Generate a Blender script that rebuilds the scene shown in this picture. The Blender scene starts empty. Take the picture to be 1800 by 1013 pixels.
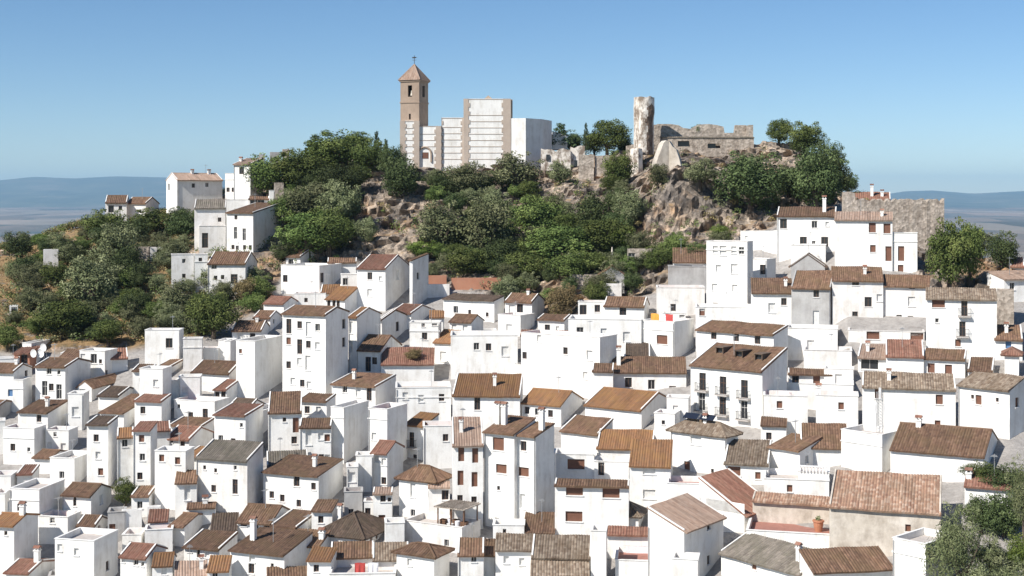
import bpy, bmesh, math, random, bisect
from mathutils import Vector, Matrix, noise
random.seed(7)
SC = bpy.context.scene
COL = SC.collection
R = math.radians
# ------------------------------------------------------------------ camera, sky, sun, exposure
F = 2400.0           # focal length in photo pixels (photo is 1800 wide)
HY = 350.0           # photo row of the eye level
EZ = 40.0            # height of the eye
cam = bpy.data.cameras.new('camera'); camo = bpy.data.objects.new('camera', cam); COL.objects.link(camo)
camo.location = (0, 0, EZ); camo.rotation_euler = (R(90), 0, 0)
cam.sensor_width = 36; cam.lens = 36*F/1800; cam.shift_y = -(506.5-HY)/1800
cam.clip_start = 1; cam.clip_end = 200000
SC.camera = camo
SUN_AZ, SUN_EL = R(51), R(42)     # sun stands behind the viewer's left shoulder
sd = Vector((-math.sin(SUN_AZ)*math.cos(SUN_EL), -math.cos(SUN_AZ)*math.cos(SUN_EL), math.sin(SUN_EL)))
w = bpy.data.worlds.new('World'); SC.world = w; w.use_nodes = True
nt = w.node_tree; bg = nt.nodes['Background']
sky = nt.nodes.new('ShaderNodeTexSky'); sky.sky_type = 'NISHITA'; sky.sun_disc = False
sky.sun_elevation = SUN_EL; sky.sun_rotation = math.atan2(sd.x, sd.y)
sky.air_density = 0.75; sky.dust_density = 0.1; sky.ozone_density = 2.5; sky.altitude = 400
hs = nt.nodes.new('ShaderNodeHueSaturation'); hs.inputs['Saturation'].default_value = 1.16
nt.links.new(sky.outputs[0], hs.inputs['Color']); nt.links.new(hs.outputs[0], bg.inputs[0]); bg.inputs[1].default_value = 0.087
sl = bpy.data.lights.new('sun', 'SUN'); sl.energy = 5.0; sl.angle = R(0.53); sl.color = (1, .955, .89)
so = bpy.data.objects.new('sun', sl); COL.objects.link(so); so.rotation_euler = (-sd).to_track_quat('-Z', 'Y').to_euler()
so.location = (-200, -200, 300)
SC.view_settings.view_transform = 'Standard'; SC.view_settings.look = 'None'
SC.view_settings.exposure = 0.40; SC.view_settings.gamma = 1.0
SC.render.engine = 'CYCLES'
SC.cycles.max_bounces = 8; SC.cycles.diffuse_bounces = 6; SC.cycles.volume_bounces = 0
SC.cycles.use_denoising = True
# ------------------------------------------------------------------ helpers
def tag(o, label=None, cat=None, group=None, kind=None):
    if label: o['label'] = label
    if cat: o['category'] = cat
    if group: o['group'] = group
    if kind: o['kind'] = kind
    return o
def empty(name, loc=(0, 0, 0), rz=0):
    o = bpy.data.objects.new(name, None); COL.objects.link(o)
    o.location = loc; o.rotation_euler = (0, 0, rz); o.empty_display_size = 0.3
    return o
class MB:
    """collects faces, then links them as one mesh object"""
    def __init__(s): s.v = []; s.f = []; s.uv = []; s.mi = []; s.mats = []; s.cur = 0
    def mat(s, m):
        if m not in s.mats: s.mats.append(m)
        s.cur = s.mats.index(m); return s
    def face(s, pts, uv=None):
        b = len(s.v); s.v += [tuple(p) for p in pts]; s.f.append(tuple(range(b, b+len(pts))))
        s.uv.append(uv); s.mi.append(s.cur)
    def box(s, x0, y0, z0, x1, y1, z1):
        p = [(x0,y0,z0),(x1,y0,z0),(x1,y1,z0),(x0,y1,z0),(x0,y0,z1),(x1,y0,z1),(x1,y1,z1),(x0,y1,z1)]
        for q in ((0,3,2,1),(4,5,6,7),(0,1,5,4),(1,2,6,5),(2,3,7,6),(3,0,4,7)): s.face([p[i] for i in q])
    def bar(s, a, b, wid, hei):
        """box along a->b, wid sideways, hei upward"""
        a = Vector(a); b = Vector(b); d = (b-a).normalized()
        up = Vector((0,0,1)) if abs(d.z) < .95 else Vector((1,0,0))
        r = d.cross(up).normalized()*wid/2; u = r.cross(d).normalized()*hei/2
        p = [a-r-u, a+r-u, a+r+u, a-r+u, b-r-u, b+r-u, b+r+u, b-r+u]
        for q in ((0,1,2,3),(7,6,5,4),(0,4,5,1),(1,5,6,2),(2,6,7,3),(3,7,4,0)): s.face([p[i] for i in q])
    def tube(s, pts, rad, n=7, cap=True):
        rings = []
        for i, p in enumerate(pts):
            p = Vector(p); d = (Vector(pts[min(i+1, len(pts)-1)])-Vector(pts[max(i-1, 0)])).normalized()
            up = Vector((0,0,1)) if abs(d.z) < .9 else Vector((1,0,0))
            r = d.cross(up).normalized(); u = r.cross(d)
            k = rad[i] if isinstance(rad, (list, tuple)) else rad
            rings.append([p+(r*math.cos(2*math.pi*j/n)+u*math.sin(2*math.pi*j/n))*k for j in range(n)])
        for a, b in zip(rings, rings[1:]):
            for j in range(n): s.face([a[j], a[(j+1)%n], b[(j+1)%n], b[j]])
        if cap: s.face(rings[-1]); s.face(rings[0][::-1])
    def build(s, name, mat=None, parent=None, smooth=False, merge=False):
        me = bpy.data.meshes.new(name); me.from_pydata(s.v, [], s.f)
        ms = s.mats if s.mats else [mat]
        for m in ms: me.materials.append(m)
        if len(ms) > 1: me.polygons.foreach_set('material_index', s.mi)
        if any(u is not None for u in s.uv):
            l = me.uv_layers.new(name='UVMap'); k = 0; flat = []
            for u, f in zip(s.uv, s.f):
                for i in range(len(f)): flat += list(u[i]) if u else [0, 0]
            l.data.foreach_set('uv', flat)
        if merge:
            bm = bmesh.new(); bm.from_mesh(me); bmesh.ops.remove_doubles(bm, verts=bm.verts, dist=1e-4); bm.to_mesh(me); bm.free()
        if smooth: me.polygons.foreach_set('use_smooth', [True]*len(me.polygons))
        me.update()
        o = bpy.data.objects.new(name, me); COL.objects.link(o)
        if parent: o.parent = parent
        return o
# ------------------------------------------------------------------ materials
def newmat(name):
    m = bpy.data.materials.new(name); m.use_nodes = True
    return m, m.node_tree.nodes, m.node_tree.links, m.node_tree.nodes['Principled BSDF']
def ramp(n, l, src, stops):
    r = n.new('ShaderNodeValToRGB'); e = r.color_ramp.elements
    while len(e) < len(stops): e.new(.5)
    for i, (p, c) in enumerate(stops): e[i].position = p; e[i].color = (*c, 1) if len(c) == 3 else c
    l.new(src, r.inputs[0]); return r
def nz(n, l, vec, scale, detail=4, rough=.6):
    t = n.new('ShaderNodeTexNoise'); t.inputs['Scale'].default_value = scale; t.inputs['Detail'].default_value = detail
    t.inputs['Roughness'].default_value = rough
    if vec is not None: l.new(vec, t.inputs['Vector'])
    return t
def mix(n, l, fac, a, b, mode='MIX'):
    m = n.new('ShaderNodeMix'); m.data_type = 'RGBA'; m.blend_type = mode
    for i, v in ((0, fac), (6, a), (7, b)):
        if hasattr(v, 'default_value') or hasattr(v, 'is_linked'): l.new(v, m.inputs[i])
        else: m.inputs[i].default_value = v if i == 0 else (*v, 1)
    return m.outputs[2]
def bump(n, l, b, h, strength=.3, dist=.05):
    k = n.new('ShaderNodeBump'); k.inputs['Strength'].default_value = strength; k.inputs['Distance'].default_value = dist
    l.new(h, k.inputs['Height']); l.new(k.outputs[0], b.inputs['Normal'])
def scaled(n, l, out, s):
    m = n.new('ShaderNodeMapping'); m.inputs['Scale'].default_value = s; l.new(out, m.inputs[0]); return m.outputs[0]
def wallmat(name, c0, c1, stain, amt, lo=.5, hi=.75, zs=.16, stone=0):
    m, n, l, b = newmat(name)
    tc = n.new('ShaderNodeTexCoord'); oi = n.new('ShaderNodeObjectInfo')
    va = n.new('ShaderNodeVectorMath'); va.operation = 'ADD'; l.new(tc.outputs['Object'], va.inputs[0])
    sc = n.new('ShaderNodeVectorMath'); sc.operation = 'SCALE'; sc.inputs[3].default_value = 37
    cb = n.new('ShaderNodeCombineXYZ')
    for i in range(3): l.new(oi.outputs['Random'], cb.inputs[i])
    l.new(cb.outputs[0], sc.inputs[0]); l.new(sc.outputs[0], va.inputs[1]); P = va.outputs[0]
    a = nz(n, l, P, .35, 5, .65); base = ramp(n, l, a.outputs[0], [(.3, c0), (.7, c1)]).outputs[0]
    st = nz(n, l, scaled(n, l, P, (1.1, 1.1, zs)), 1.0, 6, .7)     # rain streaks
    pa = nz(n, l, P, .5, 8, .72)                                      # worn patches
    mm = n.new('ShaderNodeMath'); mm.operation = 'MULTIPLY'; l.new(st.outputs[0], mm.inputs[0]); l.new(pa.outputs[0], mm.inputs[1])
    rm = ramp(n, l, mm.outputs[0], [(lo*lo, (0,0,0)), (hi*hi, (1,1,1))])
    k = n.new('ShaderNodeMath'); k.operation = 'MULTIPLY'; k.inputs[1].default_value = amt; l.new(rm.outputs[0], k.inputs[0])
    l.new(mix(n, l, k.outputs[0], base, stain), b.inputs['Base Color']); b.inputs['Roughness'].default_value = .9
    if stone:
        vo = n.new('ShaderNodeTexVoronoi'); vo.inputs['Scale'].default_value = stone; l.new(P, vo.inputs['Vector'])
        bw = n.new('ShaderNodeRGBToBW'); l.new(vo.outputs['Color'], bw.inputs[0])
        old = b.inputs['Base Color'].links[0].from_socket
        l.new(mix(n, l, .75, old, ramp(n, l, bw.outputs[0], [(.15, (.5,.48,.45)), (.5, (.85,.83,.8)), (.85, (1.15,1.12,1.1))]).outputs[0], 'MULTIPLY'), b.inputs['Base Color'])
        bump(n, l, b, vo.outputs['Distance'], .6, .12)
    else: bump(n, l, b, nz(n, l, P, 3.0, 6, .7).outputs[0], .35, .06)
    return m
W_WHITE = wallmat('whitewash', (.77,.755,.72), (.85,.835,.795), (.50,.46,.40), .85, .47, .70)
W_WORN = wallmat('worn whitewash', (.70,.67,.63), (.82,.80,.77), (.38,.34,.28), .75, .45, .68)
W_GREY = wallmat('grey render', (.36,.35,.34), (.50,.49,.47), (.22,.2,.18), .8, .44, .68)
W_STONE = wallmat('old stone wall', (.42,.36,.30), (.56,.50,.43), (.17,.13,.10), .7, .42, .62, .8, 2.4)
W_OLD = wallmat('weathered lime wall', (.50,.44,.36), (.68,.62,.54), (.28,.23,.18), .8, .44, .64, .5)
W_TAN = wallmat('tan church stone', (.36,.27,.20), (.42,.33,.25), (.28,.21,.16), .5)
W_TOWER = wallmat('brown tower brick', (.29,.215,.16), (.36,.275,.21), (.19,.14,.105), .6, .46, .66, .5)
W_QUOIN = wallmat('pale tan quoin stone', (.42,.34,.275), (.50,.42,.35), (.3,.24,.19), .5)
W_BRICK = wallmat('red brick wall', (.40,.17,.10), (.48,.24,.15), (.3,.2,.15), .6)
W_PLASTER = wallmat('broken plaster', (.68,.61,.52), (.84,.79,.72), (.20,.15,.11), .95, .46, .56, .45)
W_PINK = wallmat('pale pink render', (.66,.58,.55), (.72,.64,.61), (.5,.42,.4), .4)
def roofmat(name, cols, lich, lamt, pale=(.42,.33,.25), pamt=.05):
    m, n, l, b = newmat(name)
    uv = n.new('ShaderNodeUVMap'); oi = n.new('ShaderNodeObjectInfo'); tc = n.new('ShaderNodeTexCoord')
    sep = n.new('ShaderNodeSeparateXYZ'); l.new(uv.outputs[0], sep.inputs[0])
    fl = []
    for i in (0, 1):
        q = n.new('ShaderNodeMath'); q.operation = 'FLOOR'; l.new(sep.outputs[i], q.inputs[0]); fl.append(q)
    cb = n.new('ShaderNodeCombineXYZ'); l.new(fl[0].outputs[0], cb.inputs[0]); l.new(fl[1].outputs[0], cb.inputs[1]); l.new(oi.outputs['Random'], cb.inputs[2])
    wn = n.new('ShaderNodeTexWhiteNoise'); wn.noise_dimensions = '3D'; l.new(cb.outputs[0], wn.inputs['Vector'])
    base = ramp(n, l, wn.outputs[0], [(i/(len(cols)-1), c) for i, c in enumerate(cols)]).outputs[0]
    big = nz(n, l, scaled(n, l, uv.outputs[0], (.09, .13, 1)), 1.0, 7, .68)
    rl = ramp(n, l, big.outputs[0], [(.45, (0,0,0)), (.56, (1,1,1))])
    k = n.new('ShaderNodeMath'); k.operation = 'MULTIPLY'; k.inputs[1].default_value = lamt; l.new(rl.outputs[0], k.inputs[0])
    c1 = mix(n, l, k.outputs[0], base, lich)
    sp = nz(n, l, scaled(n, l, uv.outputs[0], (.55, .5, 1)), 1.3, 4, .7)
    rs = ramp(n, l, sp.outputs[0], [(.60, (0,0,0)), (.70, (1,1,1))])
    k2 = n.new('ShaderNodeMath'); k2.operation = 'MULTIPLY'; k2.inputs[1].default_value = pamt*3; l.new(rs.outputs[0], k2.inputs[0])
    c2 = mix(n, l, k2.outputs[0], c1, pale)
    sk = nz(n, l, scaled(n, l, uv.outputs[0], (.8, .05, 1)), 1.0, 5, .7)
    c2 = mix(n, l, .8, c2, ramp(n, l, sk.outputs[0], [(.32, (.5,.48,.46)), (.5, (.95,.95,.95)), (.7, (1.3,1.28,1.25))]).outputs[0], 'MULTIPLY')
    hv = n.new('ShaderNodeHueSaturation'); l.new(c2, hv.inputs['Color'])
    hv.inputs['Saturation'].default_value = .88
    mr = n.new('ShaderNodeMapRange'); mr.inputs[3].default_value = .52; mr.inputs[4].default_value = .88; l.new(oi.outputs['Random'], mr.inputs[0]); l.new(mr.outputs[0], hv.inputs['Value'])
    l.new(hv.outputs[0], b.inputs['Base Color']); b.inputs['Roughness'].default_value = .92
    wv = n.new('ShaderNodeMath'); wv.operation = 'FRACT'; l.new(sep.outputs[1], wv.inputs[0])
    bump(n, l, b, wv.outputs[0], .6, .05)
    return m
ROOF = {
 'b': roofmat('brown clay tiles', [(.17,.085,.045), (.24,.12,.06), (.30,.165,.09)], (.21,.125,.05), .6),
 'o': roofmat('ochre lichened tiles', [(.28,.12,.04), (.36,.155,.045), (.30,.15,.06)], (.38,.18,.035), .7),
 'r': roofmat('reddish clay tiles', [(.27,.10,.055), (.34,.14,.08), (.37,.18,.11)], (.24,.12,.065), .5),
 'd': roofmat('dark weathered tiles', [(.11,.068,.045), (.16,.10,.065), (.2,.13,.085)], (.13,.09,.05), .6),
 'p': roofmat('pale rosy tiles', [(.40,.25,.17), (.46,.30,.21), (.50,.35,.26)], (.42,.30,.22), .4),
 't': roofmat('striped tiles', [(.22,.145,.09), (.34,.25,.17), (.45,.35,.25)], (.20,.13,.07), .5, (.52,.44,.34), .2),
 'q': roofmat('patched orange tiles', [(.34,.17,.10), (.47,.26,.15), (.58,.40,.28)], (.30,.19,.11), .5, (.62,.48,.36), .3),
 'g': roofmat('grey mossy tiles', [(.20,.165,.13), (.26,.22,.17), (.30,.25,.2)], (.17,.15,.1), .6),
}
def plain(name, col, rough=.7, metal=0, spec=None):
    m, n, l, b = newmat(name)
    tc = n.new('ShaderNodeTexCoord'); a = nz(n, l, tc.outputs['Object'], 2.2, 5, .65)
    l.new(ramp(n, l, a.outputs[0], [(.3, tuple(c*.82 for c in col)), (.7, tuple(min(1, c*1.12) for c in col))]).outputs[0], b.inputs['Base Color'])
    b.inputs['Roughness'].default_value = rough; b.inputs['Metallic'].default_value = metal
    return m
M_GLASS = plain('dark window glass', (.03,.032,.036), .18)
M_SHUT = plain('brown shutter', (.17,.075,.045), .6)
M_PALE = plain('pale blind', (.66,.65,.62), .6)
M_BLUE = plain('blue painted door', (.10,.20,.36), .5)
M_FRAME = plain('window frame paint', (.60,.57,.53), .6)
M_WOOD = plain('brown timber frame', (.15,.075,.04), .6)
M_FLOOR = plain('terracotta terrace floor', (.36,.17,.13), .8)
M_PFLOOR = plain('pale terrace floor', (.5,.45,.41), .85)
M_IRON = plain('dark iron', (.05,.05,.05), .5, .3)
M_SILL = plain('white sill', (.76,.75,.73), .8)
M_CLOTH_W = plain('white laundry', (.78,.78,.8), .9)
M_CLOTH_R = plain('red laundry', (.5,.07,.06), .9)
M_CLOTH_B = plain('blue laundry', (.12,.17,.42), .9)
M_CLOTH_Y = plain('orange laundry', (.68,.33,.06), .9)
M_BARK = plain('bark', (.10,.075,.055), .95)
M_SOLAR = plain('solar panel glass', (.02,.025,.04), .15)
M_METAL = plain('galvanised metal', (.45,.45,.45), .45, .6)
M_BRONZE = plain('bell bronze', (.55,.5,.42), .4, .4)
M_POT = plain('terracotta pot', (.45,.2,.11), .8)
# ------------------------------------------------------------------ terrain: rows of the photo against depth, per photo column
TC = [  # column, [(row, depth) ... bottom up to the ridge]
 (-400, [(1100,150),(850,185),(700,212),(600,232),(560,245),(520,262),(475,300)]),
 (0,   [(1040,150),(850,172),(700,197),(600,215),(570,224),(500,246),(437,290)]),
 (150, [(1040,149),(850,170),(700,195),(600,215),(560,226),(490,248),(440,270),(397,300)]),
 (300, [(1040,147),(850,168),(700,192),(600,214),(545,228),(480,250),(400,282),(376,303)]),
 (450, [(1040,146),(850,166),(700,193),(600,216),(520,236),(470,248),(390,268),(325,302)]),
 (600, [(1040,143),(850,165),(700,194),(600,217),(500,238),(460,247),(400,260),(330,276),(262,304)]),
 (720, [(1040,142),(850,165),(700,193),(600,215),(500,237),(460,246),(380,262),(297,284),(284,318)]),
 (900, [(1040,140),(850,164),(700,191),(600,211),(500,235),(460,247),(380,267),(300,288),(276,312)]),
 (1050,[(1040,138),(850,160),(700,186),(600,206),(500,229),(465,238),(380,262),(310,279),(272,308)]),
 (1200,[(1040,136),(850,157),(700,180),(600,200),(500,222),(450,231),(400,241),(305,249),(288,264),(266,285),(262,306)]),
 (1350,[(1040,132),(850,153),(700,173),(600,190),(500,209),(440,222),(390,240),(320,262),(254,288),(250,300)]),
 (1440,[(1040,130),(850,151),(750,166),(640,182),(560,194),(500,204),(440,216),(385,238),(330,256),(275,282)]),
 (1500,[(1040,129),(850,150),(750,163),(640,178),(560,189),(500,199),(440,212),(380,240),(345,268)]),
 (1650,[(1040,125),(850,146),(750,159),(650,173),(560,187),(500,198),(455,212),(420,250)]),
 (1800,[(1040,121),(850,141),(750,155),(650,170),(560,186),(485,204),(462,225)]),
 (2200,[(1100,115),(850,138),(750,150),(650,166),(560,184),(500,204),(480,220)]),
]
def col_z(c, Y):
    pts = c[1]
    if Y <= pts[0][1]:
        z0 = EZ-(pts[0][0]-HY)/F*pts[0][1]; return z0-(pts[0][1]-Y)*.22
    if Y >= pts[-1][1]:
        z1 = EZ-(pts[-1][0]-HY)/F*pts[-1][1]; k = Y-pts[-1][1]; return max(-230, z1-.10*min(k, 12)-max(0, k-12)*.62)
    for (r0, y0), (r1, y1) in zip(pts, pts[1:]):
        if Y <= y1:
            t = (Y-y0)/(y1-y0); z0 = EZ-(r0-HY)/F*y0; z1 = EZ-(r1-HY)/F*y1
            return z0+(z1-z0)*t
def ground(x, y):
    px = 900+F*x/max(y, 1)
    if px <= TC[0][0]: return col_z(TC[0], y)
    for a, b in zip(TC, TC[1:]):
        if px <= b[0]:
            t = (px-a[0])/(b[0]-a[0]); t = t*t*(3-2*t)
            return col_z(a, y)*(1-t)+col_z(b, y)*t
    return col_z(TC[-1], y)
def pt(px, py, Y): return Vector(((px-900)/F*Y, Y, EZ-(py-HY)/F*Y))
def hit(px, py):
    """depth where the ray through a photo point meets the ground"""
    Y = 90.0; best = (1e9, 90)
    while Y < 400:
        p = pt(px, py, Y); gap = p.z-ground(p.x, Y)
        if gap <= 0: break
        if Y < 330: best = min(best, (gap, Y))
        Y += 1.0
    else: return best[1]
    lo, hi = Y-1, Y
    for _ in range(12):
        m = (lo+hi)/2; p = pt(px, py, m)
        if p.z <= ground(p.x, m): hi = m
        else: lo = m
    return hi
# ------------------------------------------------------------------ hillside, plain, mountains
VB = [(-400,1000),(-120,760),(-40,630),(0,622),(200,626),(250,615),(330,612),(400,575),(470,545),(500,478),(620,460),(740,496),(860,522),(930,560),(1000,575),(1060,540),(1130,520),(1180,510),(1240,470),(1300,425),(1370,402),(1480,362),(1560,385),(1600,480),(1650,525),(1760,520),(1815,500),(1870,700),(1960,1000),(2200,1150)]
def lerp_tab(t, x):
    if x <= t[0][0]: return t[0][1]
    for a, b in zip(t, t[1:]):
        if x <= b[0]: return a[1]+(b[1]-a[1])*(x-a[0])/(b[0]-a[0])
    return t[-1][1]
def sstep(a, b, x):
    t = max(0, min(1, (x-a)/(b-a))); return t*t*(3-2*t)
def wildness(x, y, z):
    px = 900+F*x/y; row = HY+(EZ-z)*F/y
    return sstep(-4, 14, lerp_tab(VB, px)-row)
def terrain():
    us = [-.62+1.24*i/500 for i in range(501)]
    ys = [60+6*i for i in range(11)]+[122+1.6*i for i in range(52)]+[205.2+.8*i for i in range(150)]+[326+4*i for i in range(25)]+[430+16*i for i in range(20)]
    V, hill, dry = [], [], []
    for y in ys:
        for u in us:
            x = u*y; z = ground(x, y); w_ = wildness(x, y, z); px = 900+F*u
            p = Vector((x, y, z))
            if w_ > 0:
                q = Vector((x*.09, y*.09, z*.16))
                cr = noise.fractal(q, 1.0, 2.1, 6)
                ce = noise.voronoi(Vector((x*.22+.6*cr, y*.22, z*.34)))[0]
                ce2 = noise.voronoi(Vector((x*.6, y*.6, z*.8)))[0]
                rock = .35+.65*sstep(330, 620, px)
                vp = noise.voronoi(Vector((x*.20+.5*cr, y*.2, z*.42+.3*cr)))[1][0]; vq = noise.voronoi(Vector((x*.55+.3*cr, y*.5, z*.9)))[1][0]
                d = w_*rock*(cr*1.6+noise.cell(vp*13.7)*1.6+noise.cell(vq*17.3)*1.1+(ce[1]-ce[0])*1.1+(ce2[1]-ce2[0])*.7-1.1)
                p += Vector((-.15, -.85, .35))*d
            V.append(p); hill.append(w_); dry.append(1-sstep(280, 420, px)*.85)
    n = len(us); Fc = [(j*n+i, j*n+i+1, (j+1)*n+i+1, (j+1)*n+i) for j in range(len(ys)-1) for i in range(n-1)]
    me = bpy.data.meshes.new('hillside'); me.from_pydata(V, [], Fc)
    for nm, dat in (('wild', hill), ('dry', dry)):
        a = me.attributes.new(nm, 'FLOAT', 'POINT'); a.data.foreach_set('value', dat)
    o = bpy.data.objects.new('hillside', me); COL.objects.link(o); tag(o, kind='structure')
    m, n, l, b = newmat('hillside rock, dry grass and village ground')
    tc = n.new('ShaderNodeTexCoord'); P = tc.outputs['Object']; ge = n.new('ShaderNodeNewGeometry')
    at = n.new('ShaderNodeAttribute'); at.attribute_name = 'wild'; ad = n.new('ShaderNodeAttribute'); ad.attribute_name = 'dry'
    a = nz(n, l, P, .11, 8, .68)
    rock = ramp(n, l, a.outputs[0], [(.30, (.13,.115,.10)), (.43, (.25,.215,.185)), (.54, (.38,.315,.255)), (.63, (.52,.43,.34)), (.74, (.48,.29,.15))]).outputs[0]
    f = nz(n, l, P, .9, 8, .75)
    og = nz(n, l, P, .06, 5, .6)
    rock = mix(n, l, ramp(n, l, og.outputs[0], [(.54, (0,0,0)), (.64, (.75,.75,.75))]).outputs[0], rock, (.44,.26,.125))
    rock = mix(n, l, ramp(n, l, f.outputs[0], [(.35, (1,1,1)), (.55, (0,0,0))]).outputs[0], rock, (.075,.062,.05))  # dark tone in the bump's low spots: crevice shade put into the colour
    vb = n.new('ShaderNodeTexVoronoi'); vb.inputs['Scale'].default_value = .55; l.new(P, vb.inputs['Vector']); vbw = n.new('ShaderNodeRGBToBW'); l.new(vb.outputs['Color'], vbw.inputs[0])
    rock = mix(n, l, .8, rock, ramp(n, l, vbw.outputs[0], [(.15, (.5,.49,.5)), (.5, (1,.98,.95)), (.85, (1.45,1.38,1.3))]).outputs[0], 'MULTIPLY')  # block tones spread dark to bright, lit and shaded faces put into colour
    g = nz(n, l, P, .35, 7, .7)
    grass = ramp(n, l, g.outputs[0], [(.3, (.10,.09,.04)), (.48, (.27,.17,.075)), (.62, (.34,.22,.105)), (.8, (.42,.31,.2))]).outputs[0]
    sp = n.new('ShaderNodeSeparateXYZ'); l.new(ge.outputs['Normal'], sp.inputs[0])
    sm = n.new('ShaderNodeMath'); sm.operation = 'MULTIPLY_ADD'; l.new(g.outputs[0], sm.inputs[0]); sm.inputs[1].default_value = .9; l.new(sp.outputs[2], sm.inputs[2])
    s2 = n.new('ShaderNodeMath'); s2.operation = 'MULTIPLY_ADD'; l.new(ad.outputs['Fac'], s2.inputs[0]); s2.inputs[1].default_value = .28; l.new(sm.outputs[0], s2.inputs[2])
    wildc = mix(n, l, ramp(n, l, s2.outputs[0], [(.0, (0,0,0)), (1.0, (1,1,1))]).outputs[0], rock, grass)
    r = n['Color Ramp'] if False else None
    mr = n.new('ShaderNodeMapRange'); mr.inputs[1].default_value = 1.40; mr.inputs[2].default_value = 1.58; l.new(s2.outputs[0], mr.inputs[0])
    wildc = mix(n, l, mr.outputs[0], rock, grass)
    vill = ramp(n, l, f.outputs[0], [(.3, (.24,.22,.20)), (.7, (.46,.43,.40))]).outputs[0]  # ground darkened so gaps between houses read as shadowy lanes
    l.new(mix(n, l, at.outputs['Fac'], vill, wildc), b.inputs['Base Color']); b.inputs['Roughness'].default_value = .95
    bump(n, l, b, f.outputs[0], .8, .5)
    me.materials.append(m)
def far_land():
    m, n, l, b = newmat('far fields')
    tc = n.new('ShaderNodeTexCoord'); P = tc.outputs['Object']
    v = n.new('ShaderNodeTexVoronoi'); v.inputs['Scale'].default_value = .0022; l.new(scaled(n, l, P, (1, .3, 1)), v.inputs['Vector'])
    a = nz(n, l, scaled(n, l, P, (1, .4, 1)), .0006, 9, .66)
    fields = ramp(n, l, v.outputs['Color'], [(.1, (.03,.04,.018)), (.35, (.11,.085,.055)), (.55, (.36,.24,.16)), (.95, (.48,.41,.31))]).outputs[0]
    woods = ramp(n, l, a.outputs[0], [(.38, (.012,.02,.01)), (.46, (.05,.05,.03)), (.56, (.26,.19,.14))]).outputs[0]
    l.new(mix(n, l, .5, fields, woods), b.inputs['Base Color']); b.inputs['Roughness'].default_value = 1
    V = []; ys = [200*1.045**i for i in range(124)]; us = [-1.2+2.4*i/160 for i in range(161)]
    for y in ys:
        for u in us:
            x = u*y+ (0 if y > 600 else 0)
            amp = 70*sstep(1200, 6000, y)
            z = -231+140*sstep(4000, 24000, y)+amp*(1-.5*sstep(9000, 20000, y))*(noise.fractal(Vector((x*.00022, y*.00022, 3)), 1, 2.1, 6)+.25*noise.fractal(Vector((x*.0012, y*.0012, 9)), 1, 2.1, 4))
            V.append((x, y, max(z, -270)))
    k = len(us); Fc = [(j*k+i, j*k+i+1, (j+1)*k+i+1, (j+1)*k+i) for j in range(len(ys)-1) for i in range(k-1)]
    me = bpy.data.meshes.new('plain'); me.from_pydata(V, [], Fc); me.materials.append(m)
    me.polygons.foreach_set('use_smooth', [True]*len(me.polygons))
    tag(bpy.data.objects.new('plain', me), kind='structure'); COL.objects.link(bpy.data.objects['plain'])
    prof = [(-900,318),(-200,312),(0,313),(60,306),(130,309),(200,303),(300,305),(420,312),(600,325),(1000,335),(1400,345),(1540,344),(1590,335),(1640,333),(1710,339),(1800,334),(2000,328),(2700,335)]
    V = []; us = [-1.1+2.2*i/420 for i in range(421)]; vs = [i/46 for i in range(47)]
    for v_ in vs:
        y = 21000+12000*v_
        for u in us:
            px = 900+F*u; x = u*y
            top = (HY-lerp_tab(prof, px))/F*26000+EZ+110
            e = max(0, 1-abs(v_-.6)/.6)**1.1
            nn = noise.fractal(Vector((x*.00016, y*.0002, 1.7)), 1, 2.1, 7)
            V.append((x, y, -112+top*e*(1+.34*nn*(1-e*.75))))
    k = len(us); Fc = [(j*k+i, j*k+i+1, (j+1)*k+i+1, (j+1)*k+i) for j in range(len(vs)-1) for i in range(k-1)]
    me = bpy.data.meshes.new('mountains'); me.from_pydata(V, [], Fc); me.polygons.foreach_set('use_smooth', [True]*len(me.polygons))
    m2, n, l, b = newmat('far wooded mountains')
    tc = n.new('ShaderNodeTexCoord'); a = nz(n, l, tc.outputs['Object'], .0009, 8, .65)
    l.new(ramp(n, l, a.outputs[0], [(.35, (.035,.05,.03)), (.55, (.09,.10,.06)), (.7, (.2,.17,.12))]).outputs[0], b.inputs['Base Color']); b.inputs['Roughness'].default_value = 1
    me.materials.append(m2); o = bpy.data.objects.new('mountains', me); COL.objects.link(o); tag(o, kind='structure')
def haze():
    mb = MB(); mb.box(-38000, -300, -275, 38000, 33500, 600)
    m = bpy.data.materials.new('haze air'); m.use_nodes = True; n = m.node_tree.nodes; l = m.node_tree.links
    n.remove(n['Principled BSDF']); v = n.new('ShaderNodeVolumePrincipled')
    v.inputs['Color'].default_value = (.42,.72,1,1); v.inputs['Density'].default_value = 3.7e-5; v.inputs['Anisotropy'].default_value = 0
    l.new(v.outputs[0], n['Material Output'].inputs['Volume'])
    tag(mb.build('haze', m), kind='stuff')
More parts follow.
